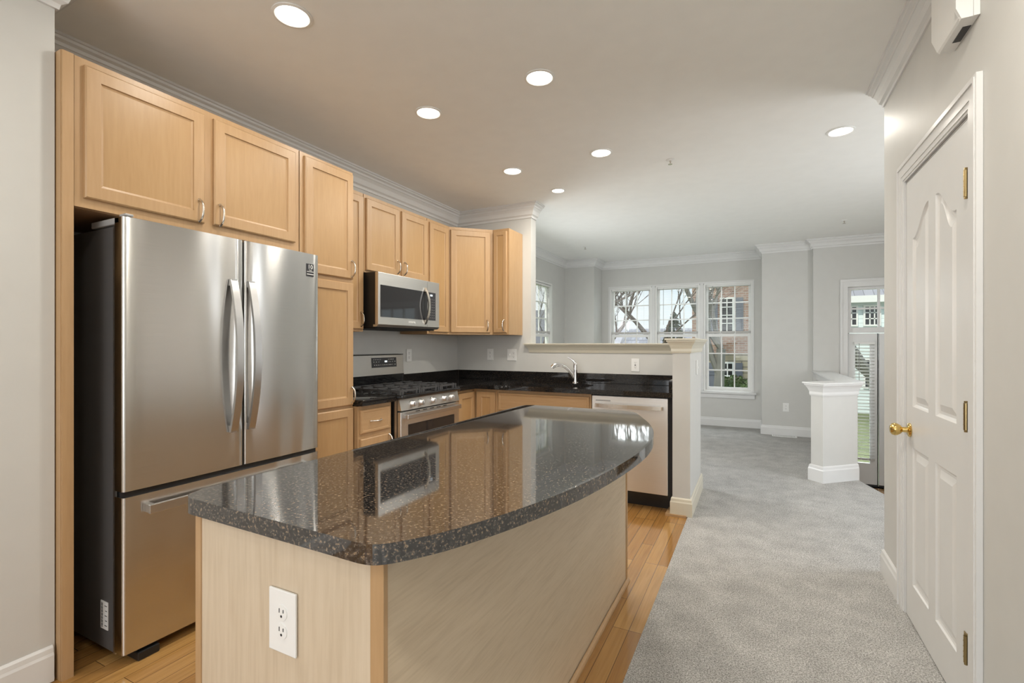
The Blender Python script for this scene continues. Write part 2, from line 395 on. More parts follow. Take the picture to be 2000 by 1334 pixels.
struct('wall_stub', MB().box(-0.553, -0.428, 3.77, BY, 0, 1.22).box(-0.553, -0.428, BY, 4.58, 1.0, 1.22), 'wall')
WIN = [(-2.242, -1.542), (-1.476, -0.793), (-0.727, -0.035)]; WZ0, WZ1 = 0.545, 2.245
wall_holes_x('wall_back', -2.38, 0.085, WY, 8.35, 0, CEIL, [(WIN[0][0], WIN[2][1], WZ0, WZ1)])
struct('wall_pilaster_left', MB().box(LX, -2.38, 7.75, 8.35, 0, CEIL), 'wall')
struct('wall_pilaster_right', MB().box(0.085, 0.70, 7.75, 8.35, 0, CEIL), 'wall')
DY = 7.65
wall_holes_x('wall_entry', 0.70, 2.72, DY, DY+.14, -.70, CEIL, [(1.085, 2.36, -.57, 2.03)])
wall_holes_y('wall_right', RX, RX+.12, -3.1, 3.33, 0, CEIL, [(2.105, 2.895, 0, 2.055)])
struct('wall_closet', MB().box(1.3, 1.38, 1.6, 3.33, 0, CEIL), 'wall')
struct('wall_hall', MB().box(RX+.12, 2.72, 3.21, 3.33, -.70, CEIL), 'wall')
wall_holes_y('wall_far_right', 2.60, 2.72, 3.33, DY, -.70, CEIL, [(3.5, 4.75, .55, 2.35)])
wall_holes_x('wall_rear', LX-.12, RX+.12, -3.1, -3.0, 0, CEIL, [(-2.25, 0.45, 0.6, 2.4)])
# frame of the added rear window, out of view, made for the fill lamp
rw = MB()
for z0, z1 in ((.6, .66), (2.34, 2.4)): rw.box(-2.25, .45, -3.08, -3.02, z0, z1)
for x in (-2.25, -1.37, -.47, .39): rw.box(x, x+.06, -3.08, -3.02, .6, 2.4)
struct('window_5', rw, 'vinyl')
rw = MB()  # frame of the added right window, hidden by the pantry wall
for z0, z1 in ((.55, .61), (1.42, 1.47), (2.29, 2.35)): rw.box(2.64, 2.70, 3.5, 4.75, z0, z1)
for y in (3.5, 4.10, 4.69): rw.box(2.645, 2.695, y, y+.06, .6, 2.3)
struct('window_7', rw, 'vinyl')
rw = MB()  # frame of the added left window, hidden by the kitchen wall
for z0, z1 in ((.60, .66), (1.42, 1.47), (2.19, 2.25)): rw.box(LX-.09, LX-.04, 4.80, 5.70, z0, z1)
for y in (4.80, 5.64): rw.box(LX-.085, LX-.045, y, y+.06, .65, 2.2)
struct('window_8', rw, 'vinyl')

# crown moulding profiles (out, z)
def crown(h, p):
    return [(0, CEIL-h), (.10*p, CEIL-h), (.14*p, CEIL-.86*h), (.30*p, CEIL-.78*h), (.42*p, CEIL-.52*h), (.60*p, CEIL-.36*h), (.66*p, CEIL-.35*h),
            (.70*p, CEIL-.24*h), (.86*p, CEIL-.18*h), (.90*p, CEIL-.10*h), (p, CEIL-.09*h), (p, CEIL), (0, CEIL)]
KP = crown(.135, .10)
struct('trim_1', MB().sweep([(-2.02, BY+.12), (-2.02, BY), (LX, BY), (LX, 0.862), (-2.385, 0.862), (-2.385, -3)], KP), 'trim')
FP = crown(.12, .09)
# far room: travel so the room is on the left
struct('trim_2', MB().sweep([(2.60, DY), (0.70, DY), (0.70, 7.75), (0.085, 7.75), (0.085, WY), (-2.38, WY), (-2.38, 7.75), (LX, 7.75), (LX, BY+.12), (-2.02, BY+.12)], FP), 'trim')
struct('trim_3', MB().sweep([(RX, -3), (RX, 3.33)], crown(.095, .085)), 'trim')
BB = [(0, 0), (.016, 0), (.016, .098), (.012, .108), (.010, .125), (.004, .133), (0, .133)]
def bb(name, path, mat='trim'): return struct(name, MB().sweep(path, [(o, z+.004) for o, z in BB]), mat)
bb('baseboard_back', [(0.70, 7.75), (0.085, 7.75), (0.085, WY), (-2.38, WY), (-2.38, 7.75), (LX, 7.75), (LX, BY+.12), (-0.428, BY+.12)])
bb('baseboard_stub', [(-0.428, BY+.14), (-0.428, 3.77), (-0.553, 3.77), (-0.553, 3.80)], 'cream')
bb('baseboard_right', [(RX, 2.985), (RX, 3.33), (RX+.15, 3.33)])
bb('baseboard_right_near', [(RX, -3), (RX, 2.02)])
bb('baseboard_left', [(-2.385, 0.855), (-2.385, -3)])
# wood shoe mould at the stub and along the kitchen floor edge
struct('trim_4', MB().box(-.60, -.452, 3.738, 3.753, 0, .016).box(-.60, -.574, 3.753, 3.90, 0, .016), 'maple_h')

# caps of the half walls
def cap_prof(zb, zt, p):
    h = zt-zb
    return [(0, zb), (.006, zb), (.010, zb+.12*h), (.20*p, zb+.30*h), (.42*p, zb+.55*h), (.62*p, zb+.70*h), (.78*p, zb+.78*h), (.80*p, zb+.88*h), (p, zb+.90*h), (p, zt), (0, zt)]
def cap(name, pts, zb, zt, p, mats='cream'):
    m = MB().sweep(pts, cap_prof(zb, zt, p), closed=True).poly(pts[::-1], zt-.02, zt-.0005)
    return struct(name, m, mats)
# clockwise so that 'left' is outwards
cap('trim_5', [(-2.03, BY), (-2.03, BY+.12), (-0.56, BY+.12), (-0.56, BY)], 1.195, 1.287, .055)
cap('trim_6', [(-0.553, 3.77), (-0.553, 4.58), (-0.428, 4.58), (-0.428, 3.77)], 1.212, 1.322, .050)

# angled half wall guarding the sunken landing
hw = [(0.468, 5.322), (0.553, 5.236), (0.86, 5.521), (0.86, 7.66), (0.74, 7.66), (0.74, 5.575)]
struct('wall_landing', MB().poly(hw, 0, 0.83), 'wall')
m = MB().sweep(hw[::-1], cap_prof(.80, .925, .05), closed=True).poly([(0.468, 5.322), (0.553, 5.236), (0.86, 5.521), (0.86, 7.66), (0.74, 7.66), (0.74, 5.575)], .90, .9245)
struct('trim_7', m, 'trim')
struct('baseboard_landing', MB().sweep([(0.86, 5.521), (0.553, 5.236), (0.468, 5.322), (0.74, 5.575), (0.74, 7.64)], [(o*1.1, z*1.15+.004) for o, z in BB]), 'trim')

# ------------------------------------------------------------------ windows
def sash(m, x0, x1, z0, z1, y, rail=.035, mw=.018, nx=3, nz=3, th=.03, g=None):
    m.box(x0, x1, y, y+th, z0, z0+rail); m.box(x0, x1, y, y+th, z1-rail, z1)
    m.box(x0, x0+rail, y, y+th, z0+rail, z1-rail); m.box(x1-rail, x1, y, y+th, z0+rail, z1-rail)
    for i in range(1, nx):
        x = x0+rail+(x1-x0-2*rail)*i/nx; m.box(x-mw/2, x+mw/2, y+.008, y+th-.006, z0+rail, z1-rail)
    for j in range(1, nz):
        z = z0+rail+(z1-z0-2*rail)*j/nz; m.box(x0+rail, x1-rail, y+.0075, y+th-.0055, z-mw/2, z+mw/2)
def double_hung(name, x0, x1, z0, z1, y, mtx=None):
    """window in local frame: wall plane y, room at -y"""
    zr = 1.415
    r = thing(name, None, None); r['kind'] = 'structure'
    f = MB()
    f.box(x0-.005, x0+.022, y+.01, y+.13, z0+.02, z1-.025).box(x1-.022, x1+.005, y+.01, y+.13, z0+.02, z1-.025).box(x0, x1, y+.009, y+.13, z1-.025, z1+.002).box(x0, x1, y+.009, y+.13, z0-.002, z0+.02)
    us = MB(); sash(us, x0+.023, x1-.023, zr-.01, z1-.026, y+.085)
    ls = MB(); sash(ls, x0+.023, x1-.023, z0+.021, zr+.03, y+.045, rail=.045)
    g1 = MB().box(x0+.04, x1-.04, y+.096, y+.101, zr, z1-.04); g2 = MB().box(x0+.05, x1-.05, y+.057, y+.062, z0+.04, zr)
    for nm, mb_, mt in (('window_frame', f, 'vinyl'), ('upper_sash', us, 'vinyl'), ('lower_sash', ls, 'vinyl'), ('upper_pane', g1, 'glass'), ('lower_pane', g2, 'glass')):
        if mtx is not None: mb_.xf(mtx)
        mb_.build(nm, mt, r)
    return r
for i, (a, b) in enumerate(WIN): double_hung('window_%d' % (i+1), a, b, WZ0, WZ1, WY)
MUL = MB()
for a, b in ((WIN[0][1], WIN[1][0]), (WIN[1][1], WIN[2][0])): MUL.box(a+.006, b-.006, WY+.004, WY+.12, WZ0+.003, WZ1)
# sill, apron and thin casing of the triple window
MUL.box(WIN[0][0]-.05, WIN[2][1]+.05, WY-.055, WY+.06, WZ0-.028, WZ0+.002).box(WIN[0][0]-.03, WIN[2][1]+.03, WY-.018, WY, WZ0-.10, WZ0-.028)
MUL.box(WIN[0][0]-.02, WIN[0][0]-.001, WY-.006, WY+.02, WZ0+.003, WZ1).box(WIN[2][1]+.001, WIN[2][1]+.02, WY-.006, WY+.02, WZ0+.003, WZ1).box(WIN[0][0]-.02, WIN[2][1]+.02, WY-.0065, WY+.02, WZ1+.001, WZ1+.02)
struct('trim_8', MUL, 'trim')
# left window: local x -> world +y, room is at +x
LM = Matrix.Rotation(PI/2, 4, 'Z'); LM.translation = Vector((LX, 0, 0))
double_hung('window_4', LW[0], LW[1], LW[2], LW[3], 0, LM)
struct('trim_9', MB().box(LX-.06, LX+.05, LW[0]-.05, LW[1]+.05, LW[2]-.028, LW[2]).box(LX, LX+.018, LW[0]-.03, LW[1]+.03, LW[2]-.1, LW[2]-.028), 'trim')

def mini_blind(label, x0, x1, z0, z1, y, loc=(0, 0, 0), rz=0, wand_x=.10, pitch=.0215, sw=.022, tilt=0.05, group=None, stack=.035, name='window_blind'):
    r = thing(name, label, 'blind', loc, rz, group)
    h = MB().box(x0, x1, y-.028, y+.008, z1-.028, z1); h.build('headrail', 'blind', r)
    s = MB(); z = z1-.04
    ca, sa = math.cos(tilt)*sw/2, math.sin(tilt)*sw/2
    while z > z0+stack+.01:
        c = y-.012
        s.quad([(x0+.004, c-ca, z-sa), (x1-.004, c-ca, z-sa), (x1-.004, c, z+.0015), (x0+.004, c, z+.0015)])
        s.quad([(x0+.004, c, z+.0015), (x1-.004, c, z+.0015), (x1-.004, c+ca, z+sa), (x0+.004, c+ca, z+sa)])
        z -= pitch
    s.build('slats', 'blind', r)
    b = MB().box(x0, x1, y-.026, y+.002, z0, z0+stack)
    for k in range(1, 3):
        xx = x0+(x1-x0)*k/3; b.box(xx-.004, xx+.004, y-.0275, y, z0, z0+stack, 1)
    b.build('bottom_rail', ['blindfoot', 'blind'], r)
    for k in (.16, .84): MB().cyl((x0+(x1-x0)*k, y-.026, z0), (x0+(x1-x0)*k, y-.026, z1), .0012, n=5).build('ladder_cord', 'blind', r)
    if wand_x: MB().cyl((x0+wand_x, y-.035, z1-.02), (x0+wand_x, y-.035, z1-.62), .0035, n=8).build('tilt_wand', 'grey', r)
    return r
for i, w_ in enumerate(('left', 'middle', 'right')):
    mini_blind('white mini blind half lowered over the %s sash of the triple window' % w_, WIN[i][0]+.025, WIN[i][1]-.025, 1.452, 2.22, WY+.075-.01, group='mini blinds on the triple window')
mini_blind('white mini blind half lowered in the narrow side window by the kitchen wall', LW[0]+.025, LW[1]-.025, 1.452, 2.22, .065, loc=(LX, 0, 0), rz=PI/2, wand_x=.5)

# ------------------------------------------------------------------ entry: transom, narrow glazed leaf, main door
tr = thing('window_6', None, None); tr['kind'] = 'structure'
f = MB(); X0, X1 = 1.085, 2.36
f.box(X0+.001, X1-.001, DY+.02, DY+.10, 1.43, 1.50).box(X0+.001, X1-.001, DY+.02, DY+.10, 1.995, 2.029).box(X0+.001, X0+.04, DY+.02, DY+.10, 1.5, 1.995).box(X1-.04, X1-.001, DY+.02, DY+.10, 1.5, 1.995)
for k in range(1, 4):
    x = X0+.04+(X1-X0-.08)*k/4; f.box(x-.013, x+.013, DY+.04, DY+.07, 1.5, 1.995)
f.box(X0+.04, X1-.04, DY+.0395, DY+.0705, 1.735, 1.757); f.build('window_frame', 'trim', tr)
MB().box(X0+.03, X1-.03, DY+.052, DY+.057, 1.49, 2.0).build('pane', 'glass', tr)
c = MB(); c.box(X0-.075, X0-.001, DY-.02, DY-.0005, -.57, 2.03).box(X1+.001, X1+.075, DY-.02, DY-.0005, -.57, 2.03).box(X0-.075, X1+.075, DY-.02, DY-.0005, 2.03, 2.12)
c.box(X0-.085, X0-.06, DY-.028, DY-.001, -.57, 2.10).box(X0-.086, X1+.086, DY-.0285, DY-.001, 2.10, 2.13)
struct('trim_10', c, 'trim')
def glazed_leaf(name, x0, x1, stile, hx):
    r = thing(name, None, None, (x0, DY+.03, -.565)); r['kind'] = 'structure'
    w = x1-x0; h = 1.985; m = MB()
    m.box(0, stile, 0, .045, .03, h).box(w-stile, w, 0, .045, .03, h).box(stile, w-stile, 0, .045, .03, .30).box(stile, w-stile, 0, .045, h-.11, h)
    m.build('door_leaf', 'trim', r)
    MB().box(stile, w-stile, .018, .024, .30, h-.11).build('door_glass', 'glass', r)
    MB().box(0, w, .002, .04, 0, .03).build('door_sweep', 'black', r)
    return r
glazed_leaf('door_2', 1.095, 1.405, .075, 0); glazed_leaf('door_3', 1.425, 2.35, .13, 0)
struct('trim_11', MB().box(1.408, 1.414, DY+.024, DY+.07, -.56, 1.42), 'rubber')
mini_blind('white slatted blind over the narrow glazed door leaf beyond the landing', 1.155, 1.375, -.22, 1.31, DY+.012, wand_x=.05, pitch=.042, sw=.045, tilt=-.35, stack=.025, name='door_blind')
mini_blind('white slatted blind over the main entry door hidden behind the pantry wall', 1.53, 2.25, -.22, 1.31, DY+.012, wand_x=.05, pitch=.042, sw=.045, tilt=-.35, stack=.025, name='door_blind')

# ------------------------------------------------------------------ pantry door in the right wall (facing -x)
pd = thing('door_1', None, None, (RX, 2.122, 0)); pd['kind'] = 'structure'
dW, dH = .750, 2.032; xfz = -.004        # leaf face slightly proud inside the jamb
leaf = MB(); B_ = leaf.bm
cols = [(.115, .34, True), (.425, .65, False)]; ztop = 1.87
def ftop(y, y0, y1, up):
    t = (y-y0)/(y1-y0); t = t if up else 1-t; t = max(0, min(1, (t-.06)/.88)); return ztop-.115*(1-t*t*(3-2*t))
def outline(y0, y1, z0, z1, ins, up):
    N = 16; ya, yb = y0+ins, y1-ins; o = [(ya, z0+ins), (yb, z0+ins)]
    for i in range(N+1):
        y = yb+(ya-yb)*i/N; yo = y1+(y0-y1)*i/N
        o.append((y, (ftop(yo, y0, y1, up) if up is not None else z1)-ins))
    return o
def V_(x, p): return B_.verts.new((x, p[0], p[1]))
for (y0, y1, up) in cols:
    for (z0, z1, u_) in ((.995, None, up), (.185, .81, None)):
        rr_ = [[V_(xfz+d_, p) for p in outline(y0, y1, z0, z1, i_, u_)] for i_, d_ in ((0, 0), (.005, .006), (.012, .010), (.022, .011), (.050, .002))]
        for a_, b_ in zip(rr_[:-1], rr_[1:]):
            for i in range(len(a_)): B_.faces.new((a_[i], a_[(i+1) % len(a_)], b_[(i+1) % len(b_)], b_[i]))
        f_ = rr_[-1]; n_ = len(f_)
        # field filled as strips from the top points down to the bottom edge
        bot = [f_[1]]+[V_(xfz+.002, (f_[2+i].co.y, f_[0].co.z)) for i in range(1, n_-3)]+[f_[0]]
        for i in range(n_-3): B_.faces.new((f_[2+i], f_[3+i], bot[i+1], bot[i]))
    o_ = outline(y0, y1, .995, None, 0, up)[2:]
    for p, q in zip(o_[:-1], o_[1:]): leaf.quad([(xfz, p[0], p[1]), (xfz, q[0], q[1]), (xfz, q[0], dH), (xfz, p[0], dH)])
    for za, zb in ((.012, .185), (.81, .995)): leaf.quad([(xfz, y0, za), (xfz, y1, za), (xfz, y1, zb), (xfz, y0, zb)])
for a_, b_ in ((.012, .115), (.34, .425), (.65, dW)): leaf.quad([(xfz, a_, .012), (xfz, b_, .012), (xfz, b_, dH), (xfz, a_, dH)])
def inside(p, poly):
    c_ = False; j = len(poly)-1
    for i in range(len(poly)):
        if (poly[i][1] > p[1]) != (poly[j][1] > p[1]) and p[0] < (poly[j][0]-poly[i][0])*(p[1]-poly[i][1])/(poly[j][1]-poly[i][1])+poly[i][0]: c_ = not c_
        j = i
    return c_
leaf.box(xfz+.012, xfz+.035, .012, dW, .012, dH)
for (a0, a1, b0, b1) in ((.012, .013, .012, dH), (dW-.001, dW, .012, dH)): leaf.box(xfz, xfz+.013, a0, a1, b0, b1)
leaf.build('door_leaf', 'trim', pd)
jm = MB()
jm.box(.001, .118, -.015, .008, 0, dH+.008).box(.001, .118, .754, .772, 0, dH+.008).box(.001, .118, -.015, .772, dH+.008, dH+.022)
zt_ = dH+.014
for (o0, o1, t_) in ((0.0, .010, .009), (.010, .030, .013), (.030, .070, .016), (.070, .082, .021), (.082, .092, .0175)):
    jm.box(-t_, -.0005, -.006-o1, -.006-o0, 0, zt_+o0); jm.box(-t_, -.0005, .765+o0, .765+o1, 0, zt_+o0)
    jm.box(-t_, -.0005, -.006-o1, .765+o1, zt_+o0, zt_+o1)
jm.build('door_casing', 'trim', pd)
kb = MB().lathe([(.002, 0), (.031, 0), (.033, -.004), (.028, -.009), (.013, -.012), (.0115, -.030), (.020, -.036), (.0275, -.048), (.029, -.058), (.026, -.068), (.016, -.075), (.001, -.077)], (xfz, .688, .883), 'X', 28)
kb.build('door_knob', 'brass', pd, True)
for hz in (1.815, 1.035, .258):
    h = MB()
    h.cyl((-.012, .003, hz-.045), (-.012, .003, hz+.045), .0065, n=12).box(-.0065, -.003, .002, .040, hz-.044, hz+.044)
    for k in (-.052, .046): h.cyl((-.012, .003, hz+k), (-.012, .003, hz+k+.006), .005, n=10)
    for k in (-.027, -.009, .009, .027): h.cyl((-.012, .003, hz+k-.0008), (-.012, .003, hz+k+.0008), .0072, n=12)
    h.build('door_hinge', 'brass_old', pd)

# chime box high on the right wall
ch = thing('door_chime', 'white clipped-corner chime box high on the wall above the pantry door', 'door chime', (RX, 2.05, 2.33))
m = MB(); pts = [(0, .0), (.215, 0), (.285, .08), (.285, .27), (0, .27)]
def ring_(x, ins): return [m.bm.verts.new((x, min(max(p[0], ins), .285-ins), min(max(p[1], ins), .27-ins))) for p in pts]
vs = [ring_(-.001, 0), ring_(-.044, 0), ring_(-.050, .006)]
m.bm.faces.new(vs[0]); m.bm.faces.new(vs[2])
for a in range(2):
    for i in range(5): m.bm.faces.new((vs[a][i], vs[a][(i+1) % 5], vs[a+1][(i+1) % 5], vs[a+1][i]))
m.build('chime_cover', 'white', ch)
m = MB(); pr = [(-.0505, .035), (-.038, -.002), (-.0505, .272)]
m.box(-.016, -.0005, -.004, .0, .0, .272)
q_ = [m.bm.verts.new((x, y, z)) for y in (-.004, .012) for x, z in ((-.018, -.001), (-.046, -.001), (-.060, .035), (-.060, .272), (-.018, .272))]
m.bm.faces.new(q_[:5]); m.bm.faces.new(q_[5:])
for i in range(5): m.bm.faces.new((q_[i], q_[(i+1) % 5], q_[5+(i+1) % 5], q_[5+i]))
m.build('end_rib', 'white', ch)
MB().box(-.026, -.004, .055, .15, -.0015, .004).build('sound_slot', 'black', ch)

# ================================================================== CABINETS
def handle_bar(parent, x, z, y=-.019, L_=.10, vertical=True):
    m = MB(); pts = []
    for i in range(13):
        t = i/12; a = (t-.5)*2; d = y-.004-.026*(1-abs(a)**3.2)
        s_ = (t-.5)*L_
        pts.append((x, d, z+s_) if vertical else (x+s_, d, z))
    m.tube(pts, [.0052 if 0 < i < 12 else .006 for i in range(13)], 10, 0, flat=1.0)
    for sg in (-1, 1):
        c_ = (x, y, z+sg*L_/2) if vertical else (x+sg*L_/2, y, z)
        m.lathe([(.0075, .0), (.0075, -.004), (.005, -.007)], c_, 'Y', 12)
    return m.build('handle', 'nickel', parent, True)
def door_part(parent, x0, x1, z0, z1, handle=None, name='door', slab=False, y=0.0, hl=.10):
    """shaker door/drawer front on plane y, thickness .019 towards -y"""
    m = MB(); bm = m.bm; t = .019; fw = .055 if not slab else .03
    if x1-x0 < .2: fw = min(fw, (x1-x0)*.27)
    ch_ = .005
    def ring(ins, yy): return [bm.verts.new(p) for p in ((x0+ins, yy, z0+ins), (x1-ins, yy, z0+ins), (x1-ins, yy, z1-ins), (x0+ins, yy, z1-ins))]
    rs = [ring(0, y), ring(0, y-t+ch_), ring(ch_, y-t)]
    if slab: rs += [ring(fw*.55, y-t), ring(fw*.55+.004, y-t+.002)]
    else: rs += [ring(fw-.004, y-t), ring(fw-.002, y-t+.006), ring(fw+.006, y-t+.0085)]
    bm.faces.new(rs[0][::-1])
    for a, b in zip(rs[:-1], rs[1:]):
        for i in range(4): bm.faces.new((a[i], a[(i+1) % 4], b[(i+1) % 4], b[i]))
    f_ = bm.faces.new(rs[-1]); f_.material_index = 0 if slab else 1
    d = m.build(name, ['maple_h' if slab else 'maple', 'maple_panel'], parent)
    if handle:
        hx, hz, vert = handle
        handle_bar(d, hx, hz, y-t, hl, vert)
    return d
def cabinet(name, label, loc, rz, w, h, depth, fronts, cat='cabinet', group=None, toe=0, bot='raw_side', gap=.0015, wall_hung=False, low=None):
    r = thing(name, label, cat, loc, rz, group)
    m = MB()
    if low: m.box(gap, w-gap, 0, depth, toe, low, 0).box(gap, w-gap, 0, .02, low, h, 0).box(gap, gap+.018, .02, depth, low, h, 0).box(w-gap-.018, w-gap, .02, depth, low, h, 0)
    else: m.box(gap, w-gap, 0, depth, toe, h, 0)
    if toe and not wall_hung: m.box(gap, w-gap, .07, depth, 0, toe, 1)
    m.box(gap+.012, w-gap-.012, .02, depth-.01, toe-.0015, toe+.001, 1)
    # face frame reveal lines
    m.box(gap, w-gap, -.0012, .002, toe, h, 0)
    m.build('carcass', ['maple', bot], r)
    for fr in fronts: door_part(r, *fr[:4], handle=fr[4] if len(fr) > 4 else None, slab=(len(fr) > 5 and fr[5]), name='drawer' if (len(fr) > 5 and fr[5]) else 'door')
    return r
R90 = PI/2
UPX = LX+.305            # upper carcass front plane on left wall
TX = -2.349              # tall carcass front plane
# over-fridge cabinet: y .905..1.925
UT = 2.395
cabinet('fridge_cabinet', 'wide maple cabinet with two doors directly above the refrigerator', (TX, .905, 0), R90, 1.03, UT, .54,
        [(.030, .489, 1.850, 2.368, (.462, 1.905, True)), (.533, .997, 1.855, 2.368, (.560, 1.905, True))], toe=1.812, wall_hung=True)
# side panel left of the fridge
ep = thing('fridge_end_panel', 'tall maple end panel between the near wall and the refrigerator', 'cabinet panel', (TX, .866, 0), R90)
MB().box(0, .038, -.0, .50, 0, UT).build('panel', 'maple', ep)
MB().box(.002, .037, -.008, 0, 0, UT-.001).build('face_stile', 'maple', ep)
# right fridge panel + tall pantry
cabinet('pantry_cabinet', 'tall maple pantry cabinet standing between refrigerator and range counter', (TX, 1.938, 0), R90, .415, UT, .545,
        [(.030, .405, 1.700, 2.375, (.388, 1.765, True)), (.030, .405, .885, 1.672, (.388, .95, True)), (.030, .405, .13, .865, None)], toe=.10)
# narrow upper, y 2.354..2.70
cabinet('wall_cabinet', 'narrow maple wall cabinet left of the microwave beside the tall pantry', (UPX, 2.356, 1.372), R90, .346, UT-1.372, .30,
        [(.02, .335, .018, UT-1.372-.028, (.305, .09, True))])
cabinet('wall_cabinet', 'short maple wall cabinet with two doors above the microwave', (UPX, 2.705, 1.815), R90, .773, UT-1.815, .30,
        [(.018, .388, .015, .552, (.363, .085, True)), (.422, .762, .015, .552, (.447, .085, True))])
cabinet('wall_cabinet', 'single-door maple wall cabinet between microwave and diagonal corner cabinet', (UPX, 3.481, 1.372), R90, .347, UT-1.372, .30,
        [(.026, .318, .018, UT-1.372-.028, None)])
# diagonal corner cabinet
dc = thing('corner_wall_cabinet', 'maple diagonal corner wall cabinet with one wide door', 'cabinet', (UPX, 3.830, 1.372), math.atan2(4.135-3.83, -2.29-UPX))
w_d = math.hypot(4.135-3.83, -2.29-UPX)
rot = Matrix.Rotation(-dc.rotation_euler.z, 4, 'Z')
pp = [rot @ Vector((x-UPX, y-3.83, 0)) for x, y in ((UPX, 3.83), (-2.29, 4.135), (-2.29, BY-.002), (LX+.002, BY-.002), (LX+.002, 3.83))]
MB().poly([(p.x, p.y) for p in pp], 0, UT-1.372).build('carcass', 'maple', dc)
door_part(dc, .012, w_d-.030, .018, UT-1.372-.028, handle=(w_d-.062, .09, True))
cabinet('wall_cabinet', 'very narrow maple wall cabinet at the right end above the sink counter', (-2.288, 4.135, 1.372), 0, .176, UT-1.372, BY-4.135-.002,
        [(.012, .156, .018, UT-1.372-.028, (.128, .09, True))])

# ------------------------------------------------------------------ base cabinets
BX = -2.312; BYF = 3.825
cabinet('base_cabinet', 'maple base cabinet with drawer over door left of the range', (BX, 2.354, 0), R90, .328, .872, .585,
        [(.018, .302, .690, .848, (.155, .765, False), True), (.018, .302, .12, .655, (.285, .60, True))], toe=.10)
cb = thing('corner_base_cabinet', 'maple corner base cabinet with two narrow doors right of the range', 'cabinet', (0, 0, 0))
MB().poly([(BX, 3.462), (BX, BYF), (-2.075, BYF), (-2.075, BY-.003), (LX+.003, BY-.003), (LX+.003, 3.462)], .10, .872).build('carcass', 'maple', cb)
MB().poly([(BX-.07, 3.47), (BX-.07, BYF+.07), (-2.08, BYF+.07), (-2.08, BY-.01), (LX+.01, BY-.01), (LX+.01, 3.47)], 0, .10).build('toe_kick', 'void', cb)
d1 = door_part(cb, 0, .27, 0, .715, None); d1.location = (BX, 3.535, .135); d1.rotation_euler = (0, 0, R90)
d2 = door_part(cb, 0, .195, 0, .715, None); d2.location = (BX+.03, BYF, .135)
cabinet('sink_cabinet', 'maple sink base cabinet with wide false drawer front under the faucet', (-2.073, BYF, 0), 0, .878, .872, BY-BYF-.003,
        [(.018, .862, .69, .848, None, True), (.018, .43, .12, .665, (.40, .6, True)), (.45, .862, .12, .665, (.48, .6, True))], toe=.10, low=.68)

# ------------------------------------------------------------------ counters
def counter_mesh(pts, z0, z1, bev=.006):
    m = MB(); m.poly(pts, z0, z1)
    m.bm.edges.ensure_lookup_table()
    es = [e for e in m.bm.edges if abs(e.verts[0].co.z-z1) < 1e-6 and abs(e.verts[1].co.z-z1) < 1e-6]
    bmesh.ops.bevel(m.bm, geom=es, offset=bev, segments=3, affect='EDGES', profile=.5)
    return m
t = thing('countertop', 'short black granite counter piece between pantry and range', 'countertop', (0, 0, 0))
counter_mesh([(-2.268, 2.357), (-2.268, 2.683), (LX+.002, 2.683), (LX+.002, 2.357)], .876, .914).build('slab', 'granite_black', t, True)
MB().box(LX+.002, LX+.028, 2.357, 2.683, .9145, 1.0).build('backsplash', 'granite_black', t)
t = thing('countertop', 'long black granite corner counter running past the sink', 'countertop', (0, 0, 0))
SX0, SX1, SY0, SY1 = -1.99, -1.27, 3.87, 4.25
cl = [(-2.268, 3.462), (-2.268, 3.765), (-.557, 3.765), (-.557, BY-.002), (LX+.002, BY-.002), (LX+.002, 3.462)]
# slab with a sink opening: outer poly + rounded hole
m = MB(); bm = m.bm
def rr(x0, x1, y0, y1, r, n=7):
    o = []
    for cx, cy, a0 in ((x1-r, y1-r, 0), (x0+r, y1-r, PI/2), (x0+r, y0+r, PI), (x1-r, y0+r, 1.5*PI)):
        for i in range(n+1): a = a0+PI/2*i/n; o.append((cx+r*math.cos(a), cy+r*math.sin(a)))
    return o
hole = rr(SX0, SX1, SY0, SY1, .14)
for z in (.876, .914):
    ed = []
    for L2 in (cl, hole):
        vs_ = [bm.verts.new((p[0], p[1], z)) for p in L2]
        ed += [bm.edges.new((vs_[i], vs_[(i+1) % len(vs_)])) for i in range(len(vs_))]
    bmesh.ops.triangle_fill(bm, use_beauty=True, edges=ed)
for f_ in [f_ for f_ in bm.faces if inside((f_.calc_center_median().x, f_.calc_center_median().y), hole)]: bm.faces.remove(f_)
for L2 in (cl, hole):
    for i in range(len(L2)):
        a, b = L2[i], L2[(i+1) % len(L2)]
        m.quad([(a[0], a[1], .876), (b[0], b[1], .876), (b[0], b[1], .914), (a[0], a[1], .914)])
bmesh.ops.remove_doubles(bm, verts=bm.verts[:], dist=1e-5)
m.build('slab', 'granite_black', t)
MB().box(LX+.028, -.557, BY-.028, BY-.002, .9145, 1.005, bev=.002).box(LX+.002, LX+.028, 3.462, BY-.028, .9145, 1.005, bev=.002).build('backsplash', 'granite_black', t)
MB().box(-.583, -.557, 3.79, BY-.03, .9145, 1.005, bev=.002).build('side_splash', 'granite_black', t)
# sink
sk = thing('sink', 'undermount stainless steel sink bowl set in the black counter', 'sink', (0, 0, .70))
m = MB(); bm = m.bm
loops = [(-.004, .1755), (-.004, .17), (.012, .16), (.02, .02), (.06, 0.0)]
rings = []
for ins, z in loops: rings.append([bm.verts.new((p[0], p[1], z)) for p in rr(SX0+ins, SX1-ins, SY0+ins, SY1-ins, .14)])
for a, b in zip(rings[:-1], rings[1:]):
    for i in range(len(a)): bm.faces.new((a[i], a[(i+1) % len(a)], b[(i+1) % len(a)], b[i]))
bm.faces.new(rings[-1]); m.build('bowl', 'handle_steel', sk, True)
MB().lathe([(.001, .003), (.035, .004), (.04, .001)], ((SX0+SX1)/2, (SY0+SY1)/2, 0), 'Z', 20).build('drain', 'chrome', sk, True)
